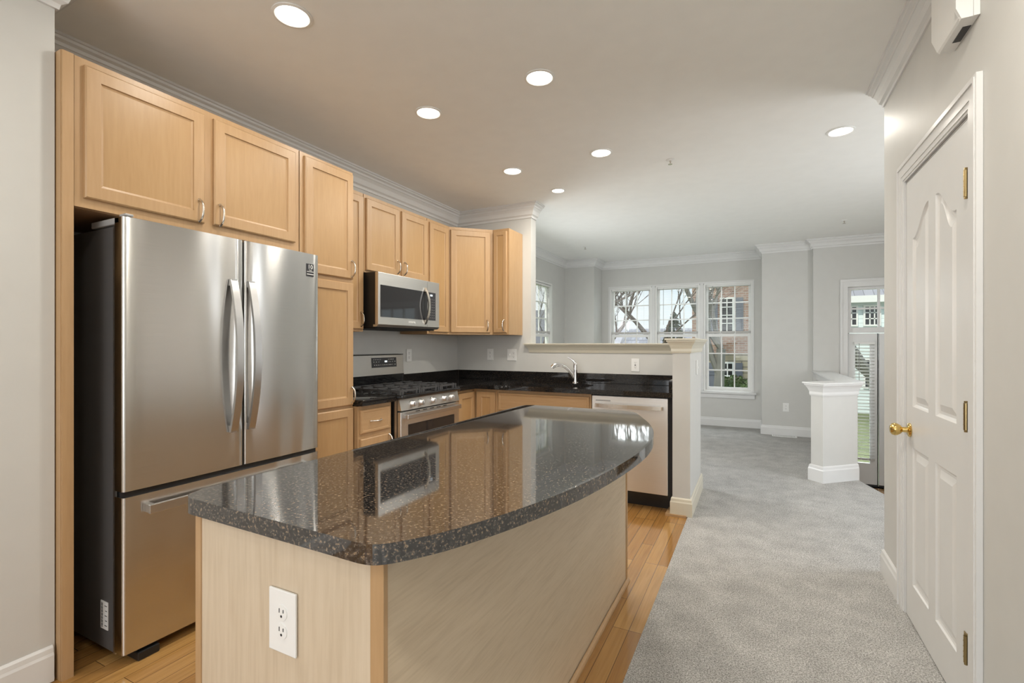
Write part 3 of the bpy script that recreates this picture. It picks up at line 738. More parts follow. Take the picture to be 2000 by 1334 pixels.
# faucet
fc = thing('faucet', 'chrome single-lever kitchen faucet behind the sink', 'faucet', (-1.50, 4.30, .914))
MB().lathe([(.001, 0), (.030, 0), (.030, .008), (.024, .014), (.021, .05), (.020, .12), (.021, .165), (.017, .185), (.001, .19)], (0, 0, 0), 'Z', 24).build('body', 'chrome', fc, True)
sp = [(-.012, -.004, .05), (-.03, -.012, .085), (-.055, -.03, .125), (-.085, -.05, .155), (-.115, -.07, .172), (-.145, -.09, .176), (-.17, -.105, .168)]
MB().tube(sp, [.017, .016, .0145, .014, .015, .018, .020], 14).build('spout', 'chrome', fc, True)
MB().tube([(-.168, -.103, .170), (-.182, -.112, .158), (-.190, -.117, .148)], [.0205, .020, .017], 14).build('spray_head', 'chrome', fc, True)
MB().tube([(0, 0, .18), (-.012, -.006, .205), (-.04, -.016, .228), (-.068, -.026, .243)], [.014, .009, .0065, .005], 12).build('lever', 'chrome', fc, True)

# ------------------------------------------------------------------ island
ib = thing('island', 'kitchen island base clad in pale wood-grain laminate with maple corner strips', 'kitchen island', (0, 0, 0))
IX0, IX1, IY0, IY1 = -1.205, -.622, .700, 2.615
MB().box(IX0+.004, IX1-.004, IY0+.004, IY1-.004, 0, .875).build('core', 'laminate', ib)
MB().box(IX0+.022, IX1-.03, IY0, IY0+.004, 0, .875).build('end_panel', 'laminate', ib)
MB().box(IX1-.004, IX1, IY0+.004, IY1-.018, 0, .875).build('side_panel', 'laminate_side', ib)
for (a, b, c_, d_) in ((IX0, IX0+.022, IY0-.003, IY0+.02), (IX1-.03, IX1+.003, IY0-.003, IY0+.01), (IX1-.012, IX1+.006, IY1-.018, IY1)):
    MB().box(a, b, c_, d_, 0, .875, bev=.0015).build('corner_strip', 'maple', ib)
MB().sweep([(IX1+.0035, IY1), (IX1+.0035, IY0+.012)], [(0, 0), (.016, 0), (.0155, .006), (.012, .013), (.004, .018), (0, .018)]).build('shoe_moulding', 'maple', ib)
outl = [(-1.205, .675), (-.66, .668)]
def arcpts(c_, r, a0, a1, n): return [(c_[0]+r*math.cos(math.radians(a0+(a1-a0)*i/n)), c_[1]+r*math.sin(math.radians(a0+(a1-a0)*i/n))) for i in range(n+1)]
raw = [(-1.237, .712), (-1.212, .684), (-1.18, .676), (-.70, .664), (-.635, .664), (-.602, .680), (-.565, .728), (-.525, .800), (-.462, .965), (-.405, 1.18), (-.367, 1.42), (-.347, 1.67), (-.350, 1.86),
       (-.375, 2.05), (-.430, 2.25), (-.500, 2.43), (-.548, 2.55), (-.575, 2.60), (-.615, 2.632), (-.68, 2.642), (-1.16, 2.645), (-1.205, 2.638), (-1.235, 2.60), (-1.240, 2.54), (-1.240, .80)]
# smooth with Catmull-Rom
def catmull(P_, sub=4):
    o = []; n = len(P_)
    for i in range(n):
        p0, p1, p2, p3 = [Vector(P_[(i+k) % n]) for k in (-1, 0, 1, 2)]
        if (p2-p1).length > .4: o.append(tuple(p1)); continue
        lim = (p2-p1).length
        m1 = (p2-p0)*.5; m2 = (p3-p1)*.5
        if m1.length > lim*1.3: m1 = m1.normalized()*lim
        if m2.length > lim*1.3: m2 = m2.normalized()*lim
        for s_ in range(sub):
            t_ = s_/sub; h00 = 2*t_**3-3*t_**2+1; h10 = t_**3-2*t_**2+t_; h01 = -2*t_**3+3*t_**2; h11 = t_**3-t_**2
            q_ = p1*h00+m1*h10+p2*h01+m2*h11; o.append((q_.x, q_.y))
    return o
io = catmull(raw)
it = counter_mesh(io, .876, .914, .005).build('island_countertop', 'granite', None, True)
tag(it, 'speckled dark granite island top with a bowed right edge', 'countertop')

# ------------------------------------------------------------------ outlets
def outlet_face(parent, x, z, kind='duplex'):
    for dz in (.0195, -.0195):
        m = MB(); m.lathe([(.0165, -.0055), (.0165, -.0075), (.001, -.0078)], (x, 0, z+dz), 'Y', 20)
        m.build('receptacle', 'white', parent, True)
        s_ = MB(); s_.box(x-.007, x-.005, -.0083, -.007, z+dz+.0, z+dz+.009).box(x+.005, x+.007, -.0083, -.007, z+dz+.001, z+dz+.008).lathe([(.0028, -.0074), (.0028, -.0083)], (x, 0, z+dz-.007), 'Y', 10)
        s_.build('slots', 'ink', parent)
def plate(label, loc, rz, w=.073, h=.118, name='power_outlet', kind='duplex', cat='outlet', group=None, mat='white'):
    r = thing(name, label, cat, loc, rz, group)
    MB().box(-w/2, w/2, -.006, -.0005, -h/2, h/2, bev=.002).build('cover_plate', mat, r)
    if kind == 'duplex': outlet_face(r, 0, 0)
    elif kind == 'combo':
        outlet_face(r, .023, 0)
        MB().box(-.028, -.018, -.016, -.006, -.006, .012).build('toggle', 'white', r)
    elif kind == 'gfci':
        MB().box(-.017, .017, -.0085, -.006, -.034, .034).build('receptacle', 'white', r)
        s_ = MB()
        for dz in (.02, -.02): s_.box(-.007, -.005, -.009, -.008, dz, dz+.009).box(.005, .007, -.009, -.008, dz, dz+.009).lathe([(.0025, -.008), (.0025, -.009)], (0, 0, dz-.006), 'Y', 10)
        s_.box(-.006, .006, -.0095, -.008, -.004, .004); s_.build('slots', 'ink', r)
    elif kind == 'switch':
        MB().box(-.005, .005, -.016, -.006, -.010, .010).build('toggle', 'white', r)
    return r
plate('white duplex outlet on the pale end panel of the island', (-.893, .6995, .69), 0, .083, .133)
plate('white duplex outlet on the left wall right of the range panel', (LX+.001, 3.61, 1.175), R90)
plate('white duplex outlet on the back wall under the corner cabinet', (-2.488, BY, 1.172), 0)
plate('wide white switch and outlet plate left of the serving ledge', (-2.235, BY, 1.170), 0, w=.105, kind='combo', name='switch_plate', cat='switch plate')
plate('white rectangular outlet on the half wall right of the faucet', (-.975, BY, 1.089), 0, kind='gfci')
plate('white outlet low on the far wall right of the triple window', (.383, 7.75, .40), 0)
plate('white switch on the living side of the counter end wall', (-.428, 4.20, 1.09), R90, kind='switch', name='light_switch', cat='light switch')
vt = thing('floor_vent', 'white floor register in the carpet before the far wall', 'floor vent', (.36, 7.66, .006))
MB().box(-.15, .15, -.055, .055, 0, .006, bev=.0015).build('frame', 'white', vt)
m = MB()
for i in range(14): m.box(-.135+i*.0195, -.125+i*.0195, -.035, .035, .006, .0068)
m.build('grille_slots', 'grey', vt)

# ================================================================== REFRIGERATOR (local x = world y, local -y = towards room)
FX = -2.221; FY = 1.010; FW = .955
fr = thing('refrigerator', 'large stainless steel french-door refrigerator with bottom freezer drawer', 'refrigerator', (FX, FY, 0), R90)
MB().box(.006, FW-.030, .068, .665, .035, 1.752, bev=.004).build('cabinet_body', 'darkgrey', fr)
MB().box(.001, .006, .058, .075, .04, 1.745).build('edge_trim', 'handle_steel', fr)
def steel_door(name, x0, x1, z0, z1):
    m = MB(); n = 14; t_ = .062; bow = .006; r = .012
    xs = [0, .004] + [.012+(1-.024)*i/n for i in range(n+1)] + [.996, 1]
    rings = []
    W_ = x1-x0
    prof = []
    for s_ in range(5): a = PI/2*s_/4; prof.append((x0+r-r*math.cos(a), r-r*math.sin(a)))
    for i in range(1, n): u_ = i/n; prof.append((x0+r+(W_-2*r)*u_, 0))
    for s_ in range(5): a = PI/2*s_/4; prof.append((x1-r+r*math.sin(a), r-r*math.cos(a)))
    prof = [(p[0], p[1]-bow*(1-((p[0]-(x0+x1)/2)/(W_/2))**2)+bow*.0) for p in prof]
    prof += [(x1, t_), (x0, t_)]
    m.poly([(p[0], p[1]) for p in prof], z0+.003, z1-.003)
    top = [v for v in m.bm.verts]
    return m.build(name, 'steel', fr, True)
MIDY = 1.515-FY
dl = steel_door('door', .0, MIDY-.004, .690, 1.785); dr_ = steel_door('door', MIDY+.004, FW, .690, 1.785); dz_ = steel_door('freezer_drawer', .0, FW, .045, .672)
MB().box(.012, FW-.012, .012, .066, .05, 1.77).build('door_gasket', 'black', fr)
def bar_handle(parent, yc):
    m = MB(); n = 24; z0, z1 = .862, 1.585; hw_, th = .017, .014
    rings = []
    for i in range(n+1):
        u_ = i/n; a = 2*u_-1; out = -.020-.052*(1-a*a); z = z0+(z1-z0)*u_
        rings.append([m.bm.verts.new(p) for p in ((yc-hw_, out, z), (yc+hw_, out, z), (yc+hw_, out+th, z), (yc-hw_, out+th, z))])
    for i in range(n):
        for k in range(4): m.bm.faces.new((rings[i][k], rings[i][(k+1) % 4], rings[i+1][(k+1) % 4], rings[i+1][k]))
    m.bm.faces.new(rings[0][::-1]); m.bm.faces.new(rings[-1])
    m.box(yc-hw_*.8, yc+hw_*.8, -.022, .002, z0, z0+.03).box(yc-hw_*.8, yc+hw_*.8, -.022, .002, z1-.03, z1)
    return m.build('handle', 'handle_steel', parent)
bar_handle(dl, 1.452-FY); bar_handle(dr_, 1.520+.022-FY)
MB().box(.075, FW-.075, -.042, -.028, .592, .628, bev=.002).box(.078, .10, -.03, .002, .594, .626).box(FW-.10, FW-.078, -.03, .002, .594, .626).build('handle', 'handle_steel', dz_)
m = MB().box(.0, .10, .03, .25, 1.757, 1.783, bev=.004).box(.01, .04, .005, .05, 1.787, 1.797, bev=.003); m.build('hinge_cover', 'grey', fr)
m = MB().box(FW-.13, FW-.032, .03, .25, 1.757, 1.783, bev=.004); m.build('hinge_cover', 'grey', fr)
for x_ in (.05, FW-.13): MB().box(x_, x_+.08, -.005, .10, 0, .034, bev=.004).build('foot', 'black', fr)
MB().box(.05, FW-.05, .12, .60, .01, .036).build('base_grille', 'void', fr)
bd = MB().box(.866, .914, -.0065, -.001, 1.655, 1.725); bd.build('badge', 'panelglass', dr_)
m = MB().box(.868, .912, -.0072, -.006, 1.680, 1.683).box(.868, .912, -.0072, -.006, 1.665, 1.669); m.build('badge_lines', 'white', dr_)
text_mesh('10', .034, 'badge_text', 'white', dr_, Matrix.Translation((.890, -.0075, 1.707)) @ UP)
text_mesh('YEAR', .008, 'badge_text', 'white', dr_, Matrix.Translation((.890, -.0075, 1.689)) @ UP)
lb = MB().box(.0035, .006, .125, .180, .115, .228); lb.build('data_label', 'white', fr)
m = MB()
for k in range(22): m.box(.003, .0036, .162, .174, .122+k*.0046, .122+k*.0046+(.0028 if k % 3 else .0015))
for k, w_ in enumerate((.03, .022, .028, .02, .03)): m.box(.003, .0036, .130, .130+w_*.6, .13+k*.02, .133+k*.02)
m.build('label_print', 'ink', fr)

# ================================================================== RANGE
RY = 2.692; RW = .756; RFX = -2.235
rg = thing('gas_range', 'freestanding stainless steel gas range with five knobs under the microwave', 'range', (RFX, RY, 0), R90)
MB().box(.003, RW-.003, .03, .64, .05, .90).build('body', 'black', rg)
# oven door
m = MB().box(.004, RW-.004, .0, .032, .20, .795, bev=.004); od = m.build('oven_door', 'steel_plain', rg)
MB().box(.085, RW-.075, -.002, .004, .30, .700, bev=.0008).build('oven_window', 'darkglass', od)
m = MB(); m.box(.03, RW-.03, -.045, -.030, .745, .778, bev=.004).box(.035, .065, -.032, .002, .75, .772).box(RW-.065, RW-.035, -.032, .002, .75, .772); m.build('handle', 'handle_steel', od)
for k in range(5):
    a = .17+k*.088
    MB().box(a, a+.05, -.001, .003, .783, .789).build('vent_slot', 'black', od)
MB().box(.004, RW-.004, .0, .03, .055, .19, bev=.004).build('storage_drawer', 'steel_plain', rg)
# sloped control panel
m = MB(); n_ = [(.004, -.004, .805), (.004, .016, .885), (.004, .05, .885), (.004, .05, .805)]
A = [m.bm.verts.new(p) for p in n_]; B2 = [m.bm.verts.new((RW-.004, p[1], p[2])) for p in n_]
m.bm.faces.new(A); m.bm.faces.new(B2)
for i in range(4): m.bm.faces.new((A[i], A[(i+1) % 4], B2[(i+1) % 4], B2[i]))
m.build('control_panel', 'steel_plain', rg)
for kx in (.135, .235, .385, .535, .635):
    k_ = MB().lathe([(.025, .004), (.026, -.002), (.022, -.006), (.020, -.026), (.017, -.029), (.001, -.030)], (kx, .004, .845), 'Y', 24).box(kx-.004, kx+.004, -.034, -.02, .828, .862, bev=.001)
    k_.build('knob', 'handle_steel', rg, True)
# cooktop
m = MB().box(0, RW, -.012, .60, .888, .916, bev=.005); m.build('cooktop', 'enamel', rg, True)
MB().box(.002, RW-.002, .035, .055, .06, .90).build('side_edge', 'steel_plain', rg)
for i, (bx, by_, r_) in enumerate(((.15, .15, .045), (.15, .44, .035), (.378, .30, .05), (.61, .15, .04), (.61, .44, .035))):
    MB().lathe([(r_, .916), (r_, .926), (r_*.9, .932), (r_*.5, .934), (.001, .934)], (bx, by_, 0), 'Z', 20).build('burner', 'castiron', rg, True)
def grate(x0, x1):
    m = MB(); y0, y1 = .03, .575; zt = .955; b_ = .006
    def bar(xa, ya, xb, yb, z=zt):
        m.box(min(xa, xb)-(b_ if xa == xb else 0), max(xa, xb)+(b_ if xa == xb else 0), min(ya, yb)-(b_ if ya == yb else 0), max(ya, yb)+(b_ if ya == yb else 0), z-.013, z)
    for x in (x0+.01, x1-.01): bar(x, y0, x, y1, zt-.006)
    for y in (y0, (y0+y1)/2, y1): bar(x0+.01, y, x1-.01, y, zt-.006)
    xm = (x0+x1)/2; bar(xm, y0+.02, xm, y1-.02)
    for y in (y0+.08, y0+.20, y1-.20, y1-.08): bar(x0+.01, y, x1-.01, y)
    for x in (x0+.01, x1-.01):
        for y in [y0+(y1-y0)*k/6 for k in range(7)]: m.box(x-.008, x+.008, y-.012, y+.012, .915, zt-.004)
    for x in (x0+.04, x1-.04): m.box(x-.01, x+.01, y0-.007, y0+.007, .915, zt)
    return m.build('grate', 'castiron', rg)
for a, b in ((.012, .253), (.257, .497), (.501, .742)): grate(a, b)
# backguard
m = MB()
sec = [(.602, .914), (.585, 1.02), (.598, 1.185), (.655, 1.19), (.655, .914)]
A = [m.bm.verts.new((0.004, p[0], p[1])) for p in sec]; B2 = [m.bm.verts.new((RW-.004, p[0], p[1])) for p in sec]
m.bm.faces.new(A); m.bm.faces.new(B2)
for i in range(5):
    f_ = m.bm.faces.new((A[i], A[(i+1) % 5], B2[(i+1) % 5], B2[i])); f_.material_index = 1 if i == 0 else 0
bgd = m.build('backguard', ['steel_plain', 'enamel'], rg)
MB().box(0.002, RW-.002, .594, .66, 1.188, 1.194).build('backguard_cap', 'black', rg)
th_ = math.atan2(.013, .165)
BGM = Matrix.Translation((0, .5915, 1.105)) @ Matrix.Rotation(-th_, 4, 'X')
m = MB().box(.352, .655, -.0035, .001, -.022+.0, .060).xf(BGM); m.build('display_panel', 'panelglass', bgd)
rnd = random.Random(4); m = MB()
for rz_, xs_ in ((.042, (.37, .39, .41, .43, .45, .55, .57, .59, .61)), (.022, (.37, .40, .43, .555, .575, .60, .63)), (-.004, (.375, .40, .425, .452, .478, .50, .525, .552, .575, .60, .63))):
    for x in xs_:
        w_ = rnd.uniform(.005, .012); m.box(x, x+w_, -.0042, -.003, rz_, rz_+.005)
m.xf(BGM).build('key_marks', 'white', bgd)
MB().box(.505, .535, -.0044, -.003, .020, .034).xf(BGM).build('clock', 'display', bgd)

# ================================================================== MICROWAVE
MY = 2.705; MW_ = .755; MFX = -2.465
mw = thing('microwave', 'stainless over-the-range microwave with curved handle and dark glass door', 'microwave', (MFX, MY, 1.395), R90)
MB().box(.008, MW_+.018, .014, .430, .012, .415).build('body', 'black', mw)
m = MB(); m.box(-.005, MW_, -.018, .012, .028, .412, bev=.003)
fd = m.build('front_frame', 'steel_plain', mw)
MB().box(.018, .520, -.0195, -.012, .085, .320, bev=.0006).build('door_glass', 'darkglass', mw)
MB().box(.520, .585, -.0195, -.012, .085, .320, bev=.0006).build('door_glass_edge', 'darkglass', mw)
kp = MB().box(.600, .700, -.0192, -.012, .085, .320, bev=.0006).build('keypad', 'panelglass', mw)
m = MB()
for i in range(8):
    for j in range(3): m.box(.622+j*.025, .630+j*.025, -.0198, -.019, .105+i*.022, .108+i*.022)
m.build('key_marks', 'grey', kp)
MB().box(.622, .655, -.0199, -.019, .288, .303).build('clock', 'display', kp)
m = MB(); n = 16; rings = []
for i in range(n+1):
    u_ = i/n; a = 2*u_-1; out = -.022-.045*(1-a*a); z = .048+.305*u_; x_ = .553
    rings.append([m.bm.verts.new(p) for p in ((x_-.013, out, z), (x_+.013, out, z), (x_+.011, out+.012, z), (x_-.011, out+.012, z))])
for i in range(n):
    for k in range(4): m.bm.faces.new((rings[i][k], rings[i][(k+1) % 4], rings[i+1][(k+1) % 4], rings[i+1][k]))
m.bm.faces.new(rings[0][::-1]); m.bm.faces.new(rings[-1]); m.build('handle', 'nickel', mw)
m = MB(); A = [(-.005, -.018, .028), (-.005, .0, .012), (-.005, .03, .012), (-.005, .03, .028)]
A_ = [m.bm.verts.new(p) for p in A]; B2 = [m.bm.verts.new((MW_, p[1], p[2])) for p in A]
m.bm.faces.new(A_); m.bm.faces.new(B2)
for i in range(4): m.bm.faces.new((A_[i], A_[(i+1) % 4], B2[(i+1) % 4], B2[i]))
m.build('lower_lip', 'steel_plain', mw)
MB().box(.012, MW_-.01, .03, .42, .0, .014).build('vent_base', 'void', mw)
text_mesh('SAMSUNG', .019, 'logo', 'white', mw, Matrix.Translation((.385, -.0185, .058)) @ UP)
MB().box(.585, .5862, -.0186, -.016, .03, .41).build('door_seam', 'ink', mw)

# ================================================================== DISHWASHER
dw = thing('dishwasher', 'stainless steel dishwasher with bar handle at the end of the counter', 'dishwasher', (-1.188, 3.80, 0))
MB().box(.004, .596, .03, .58, .10, .868).build('tub', 'black', dw)
m = MB().box(.002, .598, 0, .03, .128, .866, bev=.004); dd = m.build('door', 'steel_plain', dw)
m = MB(); n = 14; rings = []
for i in range(n+1):
    u_ = i/n; a = 2*u_-1; out = -.030-.022*(1-a*a); x_ = .035+.53*u_
    rings.append([m.bm.verts.new(p) for p in ((x_, out, .775), (x_, out, .805), (x_, out+.012, .805), (x_, out+.012, .775))])
for i in range(n):
    for k in range(4): m.bm.faces.new((rings[i][k], rings[i][(k+1) % 4], rings[i+1][(k+1) % 4], rings[i+1][k]))
m.bm.faces.new(rings[0][::-1]); m.bm.faces.new(rings[-1])
m.box(.035, .06, -.032, .002, .778, .802).box(.54, .565, -.032, .002, .778, .802); m.build('handle', 'nickel', dd)
MB().box(.035, .155, -.0015, .002, .822, .832).build('vent_slot', 'grey', dd)
MB().box(.0, .60, .10, .12, 0, .125).build('toe_kick', 'black', dw)
MB().box(.600, .6305, .004, .03, .10, .872).build('side_gap', 'void', dw)

# ================================================================== CEILING FITTINGS
LIGHTS = [(-1.776, 1.43, 'brightest recessed ceiling light, nearest above the refrigerator'), (-1.02, 2.351, 'recessed ceiling light over the middle of the island'),
          (-1.779, 2.403, 'recessed ceiling light in front of the tall pantry cabinet'), (-1.014, 3.475, 'recessed ceiling light between the island and the dishwasher'),
          (-1.765, 3.517, 'recessed ceiling light in front of the corner wall cabinet'), (-1.615, 4.15, 'small recessed ceiling light above the sink near the kitchen wall end'),
          (.506, 3.838, 'recessed ceiling light beside the pantry wall corner at right')]
def make_can(x, y, label, power=CAN_POWER, r=.068):
    t_ = thing('recessed_light', label, 'ceiling light', (x, y, CEIL), 0, 'recessed ceiling lights')
    MB().lathe([(r+.016, -.0005), (r+.016, -.004), (r+.004, -.007), (r, -.003), (r, -.0005)], (0, 0, 0), 'Z', 32).build('trim_ring', 'white', t_, True)
    MB().lathe([(r, -.0008), (r, -.0030), (.001, -.0050)], (0, 0, 0), 'Z', 32).build('lens', 'lamp', t_, True)
    l = D.lights.new('recessed_lamp', 'AREA'); l.shape = 'DISK'; l.size = .12; l.energy = power; l.color = CAN_COL
    lo = D.objects.new('recessed_lamp', l); COL.objects.link(lo); lo.location = (x, y, CEIL-.012)
    return t_
for i, (x, y, lab) in enumerate(LIGHTS): make_can(x, y, lab, CAN_POWER*(1, 1.3, 1, 1.9, 1.2, 1.2, .9)[i], r=.052 if i == 5 else .066)
# added lights out of view above and behind the camera, brightening the kitchen
make_can(.34, 1.25, 'added out-of-view ceiling light over the aisle between the island and the pantry door', 8, .066)
make_can(.34, -.6, 'added out-of-view ceiling light behind the camera over the carpet', 4, .066)
make_can(-1.2, .3, 'added out-of-view ceiling light over the near end of the island', 3.5, .066)
make_can(-1.4, -1.4, 'added out-of-view ceiling light behind the camera near the added rear window', 6, .066)
def sprinkler(x, y, label):
    t_ = thing('fire_sprinkler', label, 'sprinkler', (x, y, CEIL), 0, 'ceiling sprinklers')
    MB().lathe([(.032, -.0005), (.032, -.003), (.022, -.007), (.012, -.008), (.001, -.008)], (0, 0, 0), 'Z', 20).build('escutcheon', 'white', t_, True)
    MB().lathe([(.008, -.006), (.008, -.02), (.004, -.024), (.004, -.034)], (0, 0, 0), 'Z', 12).build('nozzle', 'nickel', t_, True)
    MB().lathe([(.001, -.034), (.016, -.034), (.016, -.036), (.001, -.036)], (0, 0, 0), 'Z', 16).build('deflector', 'nickel', t_, True)
sprinkler(-.581, 3.847, 'ceiling sprinkler head between the kitchen lights and the right light')
sprinkler(.904, 6.604, 'ceiling sprinkler head near the entry door')
sprinkler(-2.196, 6.719, 'ceiling sprinkler head in the far room near the triple window')

# ================================================================== OUTSIDE
GZ = -1.3
o = MB().box(-70, 60, 8.6, 120, GZ-.2, GZ).box(-70, -3.3, -20, 8.6, GZ-.2, GZ).build('lawn', 'lawn'); tag(o, 'dull winter lawn outside the windows', 'lawn', kind='stuff')
def bare_tree(name, label, loc, h, r0, seed, levels=6, spread=.55, lean=(0, 0, 1), mat='bark', start=.3, group='bare trees outside'):
    rnd = random.Random(seed); m = MB()
    def grow(p, d, L_, r, lv):
        n = 3 if lv < 5 else 2; pts = [p]; dd_ = d.copy(); rad = [r]
        for i in range(n):
            dd_ = (dd_+Vector((rnd.uniform(-1, 1), rnd.uniform(-1, 1), rnd.uniform(-.4, .8)))*.16).normalized()
            pts.append(pts[-1]+dd_*L_/n); rad.append(r*(1-.24*(i+1)/n))
        m.tube(pts, rad, 6 if lv < 2 else 4 if lv < 4 else 3)
        if lv >= levels: return
        k = 3 if lv < 5 else 2
        for i in range(k):
            a = rnd.uniform(0, 2*PI); s_ = spread*rnd.uniform(.7, 1.35)
            ax = Vector((math.cos(a), math.sin(a), rnd.uniform(-.2, .5)))
            nd = (dd_*math.cos(s_)+ax*math.sin(s_)).normalized()
            q = pts[-1] if i < 2 else pts[len(pts)//2]
            grow(q, nd, L_*rnd.uniform(.66, .88), rad[-1]*rnd.uniform(.60, .84), lv+1)
    grow(Vector((0, 0, 0)), Vector(lean).normalized(), h*start, r0, 0)
    o_ = m.build(name, mat); o_.location = loc; return tag(o_, label, 'tree', group)
bare_tree('bare_tree', 'bare tree with long low limbs close outside the left of the triple window', (-4.9, 14.0, GZ), 8.5, .135, 11, 7, .6, (.2, -.05, 1), start=.26)
bare_tree('bare_tree', 'bare tree crossing the middle of the triple window', (-2.9, 16.6, GZ), 8, .10, 5, 7, .55, (-.1, 0, 1))
bare_tree('bare_tree', 'bare forked tree before the brick house, seen in the right window', (-1.15, 15.8, GZ), 7.5, .17, 23, 7, .5, (.06, 0, 1), 'bark_grey', start=.33)
bare_tree('bare_tree', 'bare tree outside the narrow side window', (-10.6, 25.0, GZ), 8, .13, 31, 6, .5, (0, 0, 1))
bare_tree('bare_tree', 'bare forked tree before the pale house, seen through the transom', (2.75, 13.2, GZ), 6.5, .15, 44, 6, .5, (-.12, 0, 1), 'bark_grey', start=.30)
bare_tree('bare_tree', 'leaning bare tree just outside the far left edge of the triple window', (-6.2, 19.5, GZ), 8, .13, 8, 7, .6, (.2, .1, 1))

def bld_window(parent, x0, x1, z0, z1, y, nx=2, nz=3, shutter=False):
    f_ = MB(); f_.box(x0-.06, x1+.06, y-.04, y-.001, z0-.06, z0).box(x0-.06, x1+.06, y-.04, y-.001, z1, z1+.06).box(x0-.06, x0, y-.04, y-.001, z0, z1).box(x1, x1+.06, y-.04, y-.001, z0, z1)
    for i in range(1, nx): x = x0+(x1-x0)*i/nx; f_.box(x-.018, x+.018, y-.03, y-.001, z0, z1)
    for i in range(1, nz): z = z0+(z1-z0)*i/nz; f_.box(x0, x1, y-.03, y-.001, z-.018, z+.018)
    w = f_.build('window', 'vinyl', parent)
    MB().box(x0, x1, y-.012, y-.002, z0, z1).build('pane', 'darkglass', w)
    if shutter:
        for (a, b) in shutter:
            s_ = MB().box(a, b, y-.05, y-.001, z0-.03, z1+.03)
            for k in range(int((z1-z0)/.09)): s_.box(a+.03, b-.03, y-.058, y-.05, z0+k*.09+.01, z0+k*.09+.06)
            s_.build('shutter', 'shutter', parent)
hb = thing('brick_house', 'brick townhouse with slate-blue shutters and stone ground floor outside the right window', 'house', (0, 0, 0))
MB().box(-2.2, 2.2, 20.0, 25, .95, 7.5).build('brick_wall', 'brick', hb)
MB().box(-2.2, 2.2, 19.95, 25, GZ, .95).build('stone_wall', 'stone', hb)
MB().box(-2.35, 2.35, 19.7, 25.3, 7.5, 7.8).build('roof_eave', 'shingle', hb)
bld_window(hb, -1.14, -.77, 1.77, 3.0, 20.0, 2, 4, [(-1.62, -1.28), (-.65, -.40)])
bld_window(hb, -1.10, -.77, .12, .56, 19.95, 2, 2, [(-1.62, -1.30), (-.66, -.42)])
MB().box(-1.60, -1.31, 19.90, 19.95, -.55, .10).build('entrance_door', 'shutter', hb)
def gable_house(name, label, x0, x1, y0, y1, ze, zr, wallm, ridge='x', chimney=None, wins=()):
    r = thing(name, label, 'house', (0, 0, 0), 0, None)
    MB().box(x0, x1, y0, y1, GZ, ze).build('wall', wallm, r)
    m = MB(); e = .3
    if ridge == 'x':
        ym = (y0+y1)/2; v = [(x0-e, y0-e, ze), (x1+e, y0-e, ze), (x1+e, y1+e, ze), (x0-e, y1+e, ze), (x0-e, ym, zr), (x1+e, ym, zr)]
        fs = [(0, 1, 5, 4), (2, 3, 4, 5), (0, 4, 3), (1, 2, 5), (3, 2, 1, 0)]
    else:
        xm = (x0+x1)/2; v = [(x0-e, y0-e, ze), (x1+e, y0-e, ze), (x1+e, y1+e, ze), (x0-e, y1+e, ze), (xm, y0-e, zr), (xm, y1+e, zr)]
        fs = [(0, 4, 5, 3), (1, 2, 5, 4), (0, 1, 4), (2, 3, 5), (3, 2, 1, 0)]
    vv = [m.bm.verts.new(p) for p in v]
    for f_ in fs: m.bm.faces.new([vv[i] for i in f_])
    m.build('roof', 'shingle', r)
    MB().box(x0-e, x1+e, y0-e-.02, y0-e+.02, ze-.22, ze+.03).build('fascia', 'vinyl', r)
    for w in wins: bld_window(r, *w, y0, 3, 3)
    if chimney: MB().box(chimney[0], chimney[0]+.8, (y0+y1)/2-.4, (y0+y1)/2+.4, ze, chimney[1]).build('chimney', 'brick', r)
    return r
gable_house('distant_house', 'low grey-roofed house far beyond the left pane of the triple window', -16.5, -10.5, 40, 46, .9, 2.7, 'siding')
gable_house('distant_house', 'grey gabled house far beyond the middle pane of the triple window', -9.2, -4.6, 38, 44, .8, 2.6, 'siding', 'x')
gable_house('distant_house', 'dark grey-roofed house filling the lower part of the narrow side window', -19.5, -10.2, 27, 33, 1.0, 3.6, 'brick', 'x')
gable_house('pale_house', 'pale blue sided house with dark roof seen through the entry transom', 2.9, 9.5, 22, 29, 3.05, 5.6, 'siding', 'x', None,
            [(3.66, 4.08, 2.02, 2.68), (2.95, 3.38, 2.02, 2.68), (4.4, 4.9, 2.02, 2.68), (3.66, 4.1, -.3, .7), (2.9, 3.3, -.3, .7)])
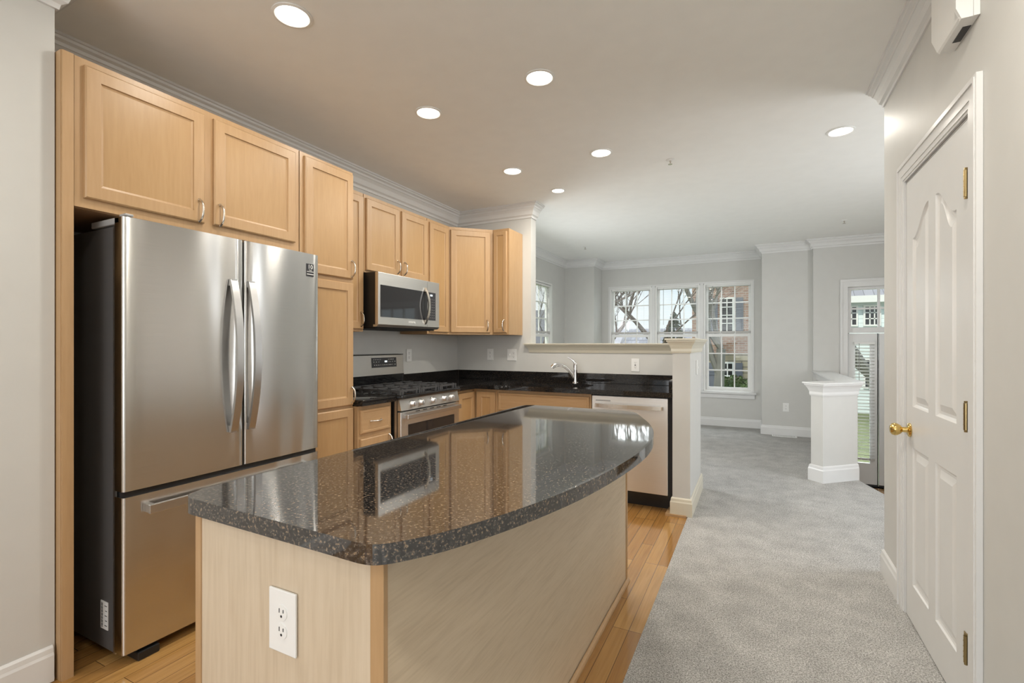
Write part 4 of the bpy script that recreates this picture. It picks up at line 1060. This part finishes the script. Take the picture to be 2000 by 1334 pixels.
def conifer(label, loc, h, r, seed):
    rnd = random.Random(seed); m = MB()
    m.cyl((0, 0, 0), (0, 0, h*.9), .12, .03, 8)
    tr_ = m.build('conifer_tree', 'pine'); tr_.location = loc; tag(tr_, label, 'tree')
    q = MB(); n = 520
    for i in range(n):
        t_ = rnd.random()**.8; a = rnd.uniform(0, 2*PI); rr_ = r*(1-t_)*rnd.uniform(.55, 1.05); z = h*(.1+.9*t_)
        c_ = Vector((math.cos(a)*rr_, math.sin(a)*rr_, z)); s_ = .22*(1-t_*.5)
        d_ = Vector((math.cos(a), math.sin(a), -.35)).normalized()*s_*1.8; s2 = Vector((-math.sin(a), math.cos(a), 0))*s_*.6
        q.quad([c_-d_*.4-s2, c_-d_*.4+s2, c_+d_+s2*.3, c_+d_-s2*.3])
        q.quad([c_-d_*.4-Vector((0, 0, s_*.4)), c_+d_-Vector((0, 0, s_*.1)), c_+d_+Vector((0, 0, s_*.1)), c_-d_*.4+Vector((0, 0, s_*.4))])
    q.build('foliage', 'pine', tr_)
conifer('dark evergreen tree with pointed top beyond the middle window pane', (-4.6, 32, GZ), 4.6, 1.5, 3)
def hedge(label, loc, sx_, sy_, sz_, seed, n=1500):
    rnd = random.Random(seed); q = MB()
    for i in range(n):
        v = Vector((rnd.gauss(0, 1), rnd.gauss(0, 1), rnd.gauss(0, 1))).normalized()*rnd.uniform(.82, 1.04)
        c_ = Vector((v.x*sx_, v.y*sy_, max(v.z, -.6)*sz_)); d_ = Vector((rnd.uniform(-1, 1), rnd.uniform(-1, 1), rnd.uniform(-1, 1))).normalized()*.07
        e_ = d_.cross(Vector((rnd.random(), rnd.random(), rnd.random()))).normalized()*.035
        q.quad([c_-d_, c_+e_, c_+d_, c_-e_])
    bmesh.ops.create_icosphere(q.bm, subdivisions=3, radius=1, matrix=Matrix.Diagonal((sx_*.86, sy_*.86, sz_*.86, 1)))
    o_ = q.build('evergreen_shrub', 'leaf'); o_.location = loc; tag(o_, label, 'shrub')
hedge('rounded green shrub before the stone wall, seen low in the right window', (-.62, 17.5, GZ+.585), .75, .6, .95, 5)
hedge('green shrub at the right edge of the low window panes', (.80, 17.8, GZ+.56), .7, .6, .9, 6)
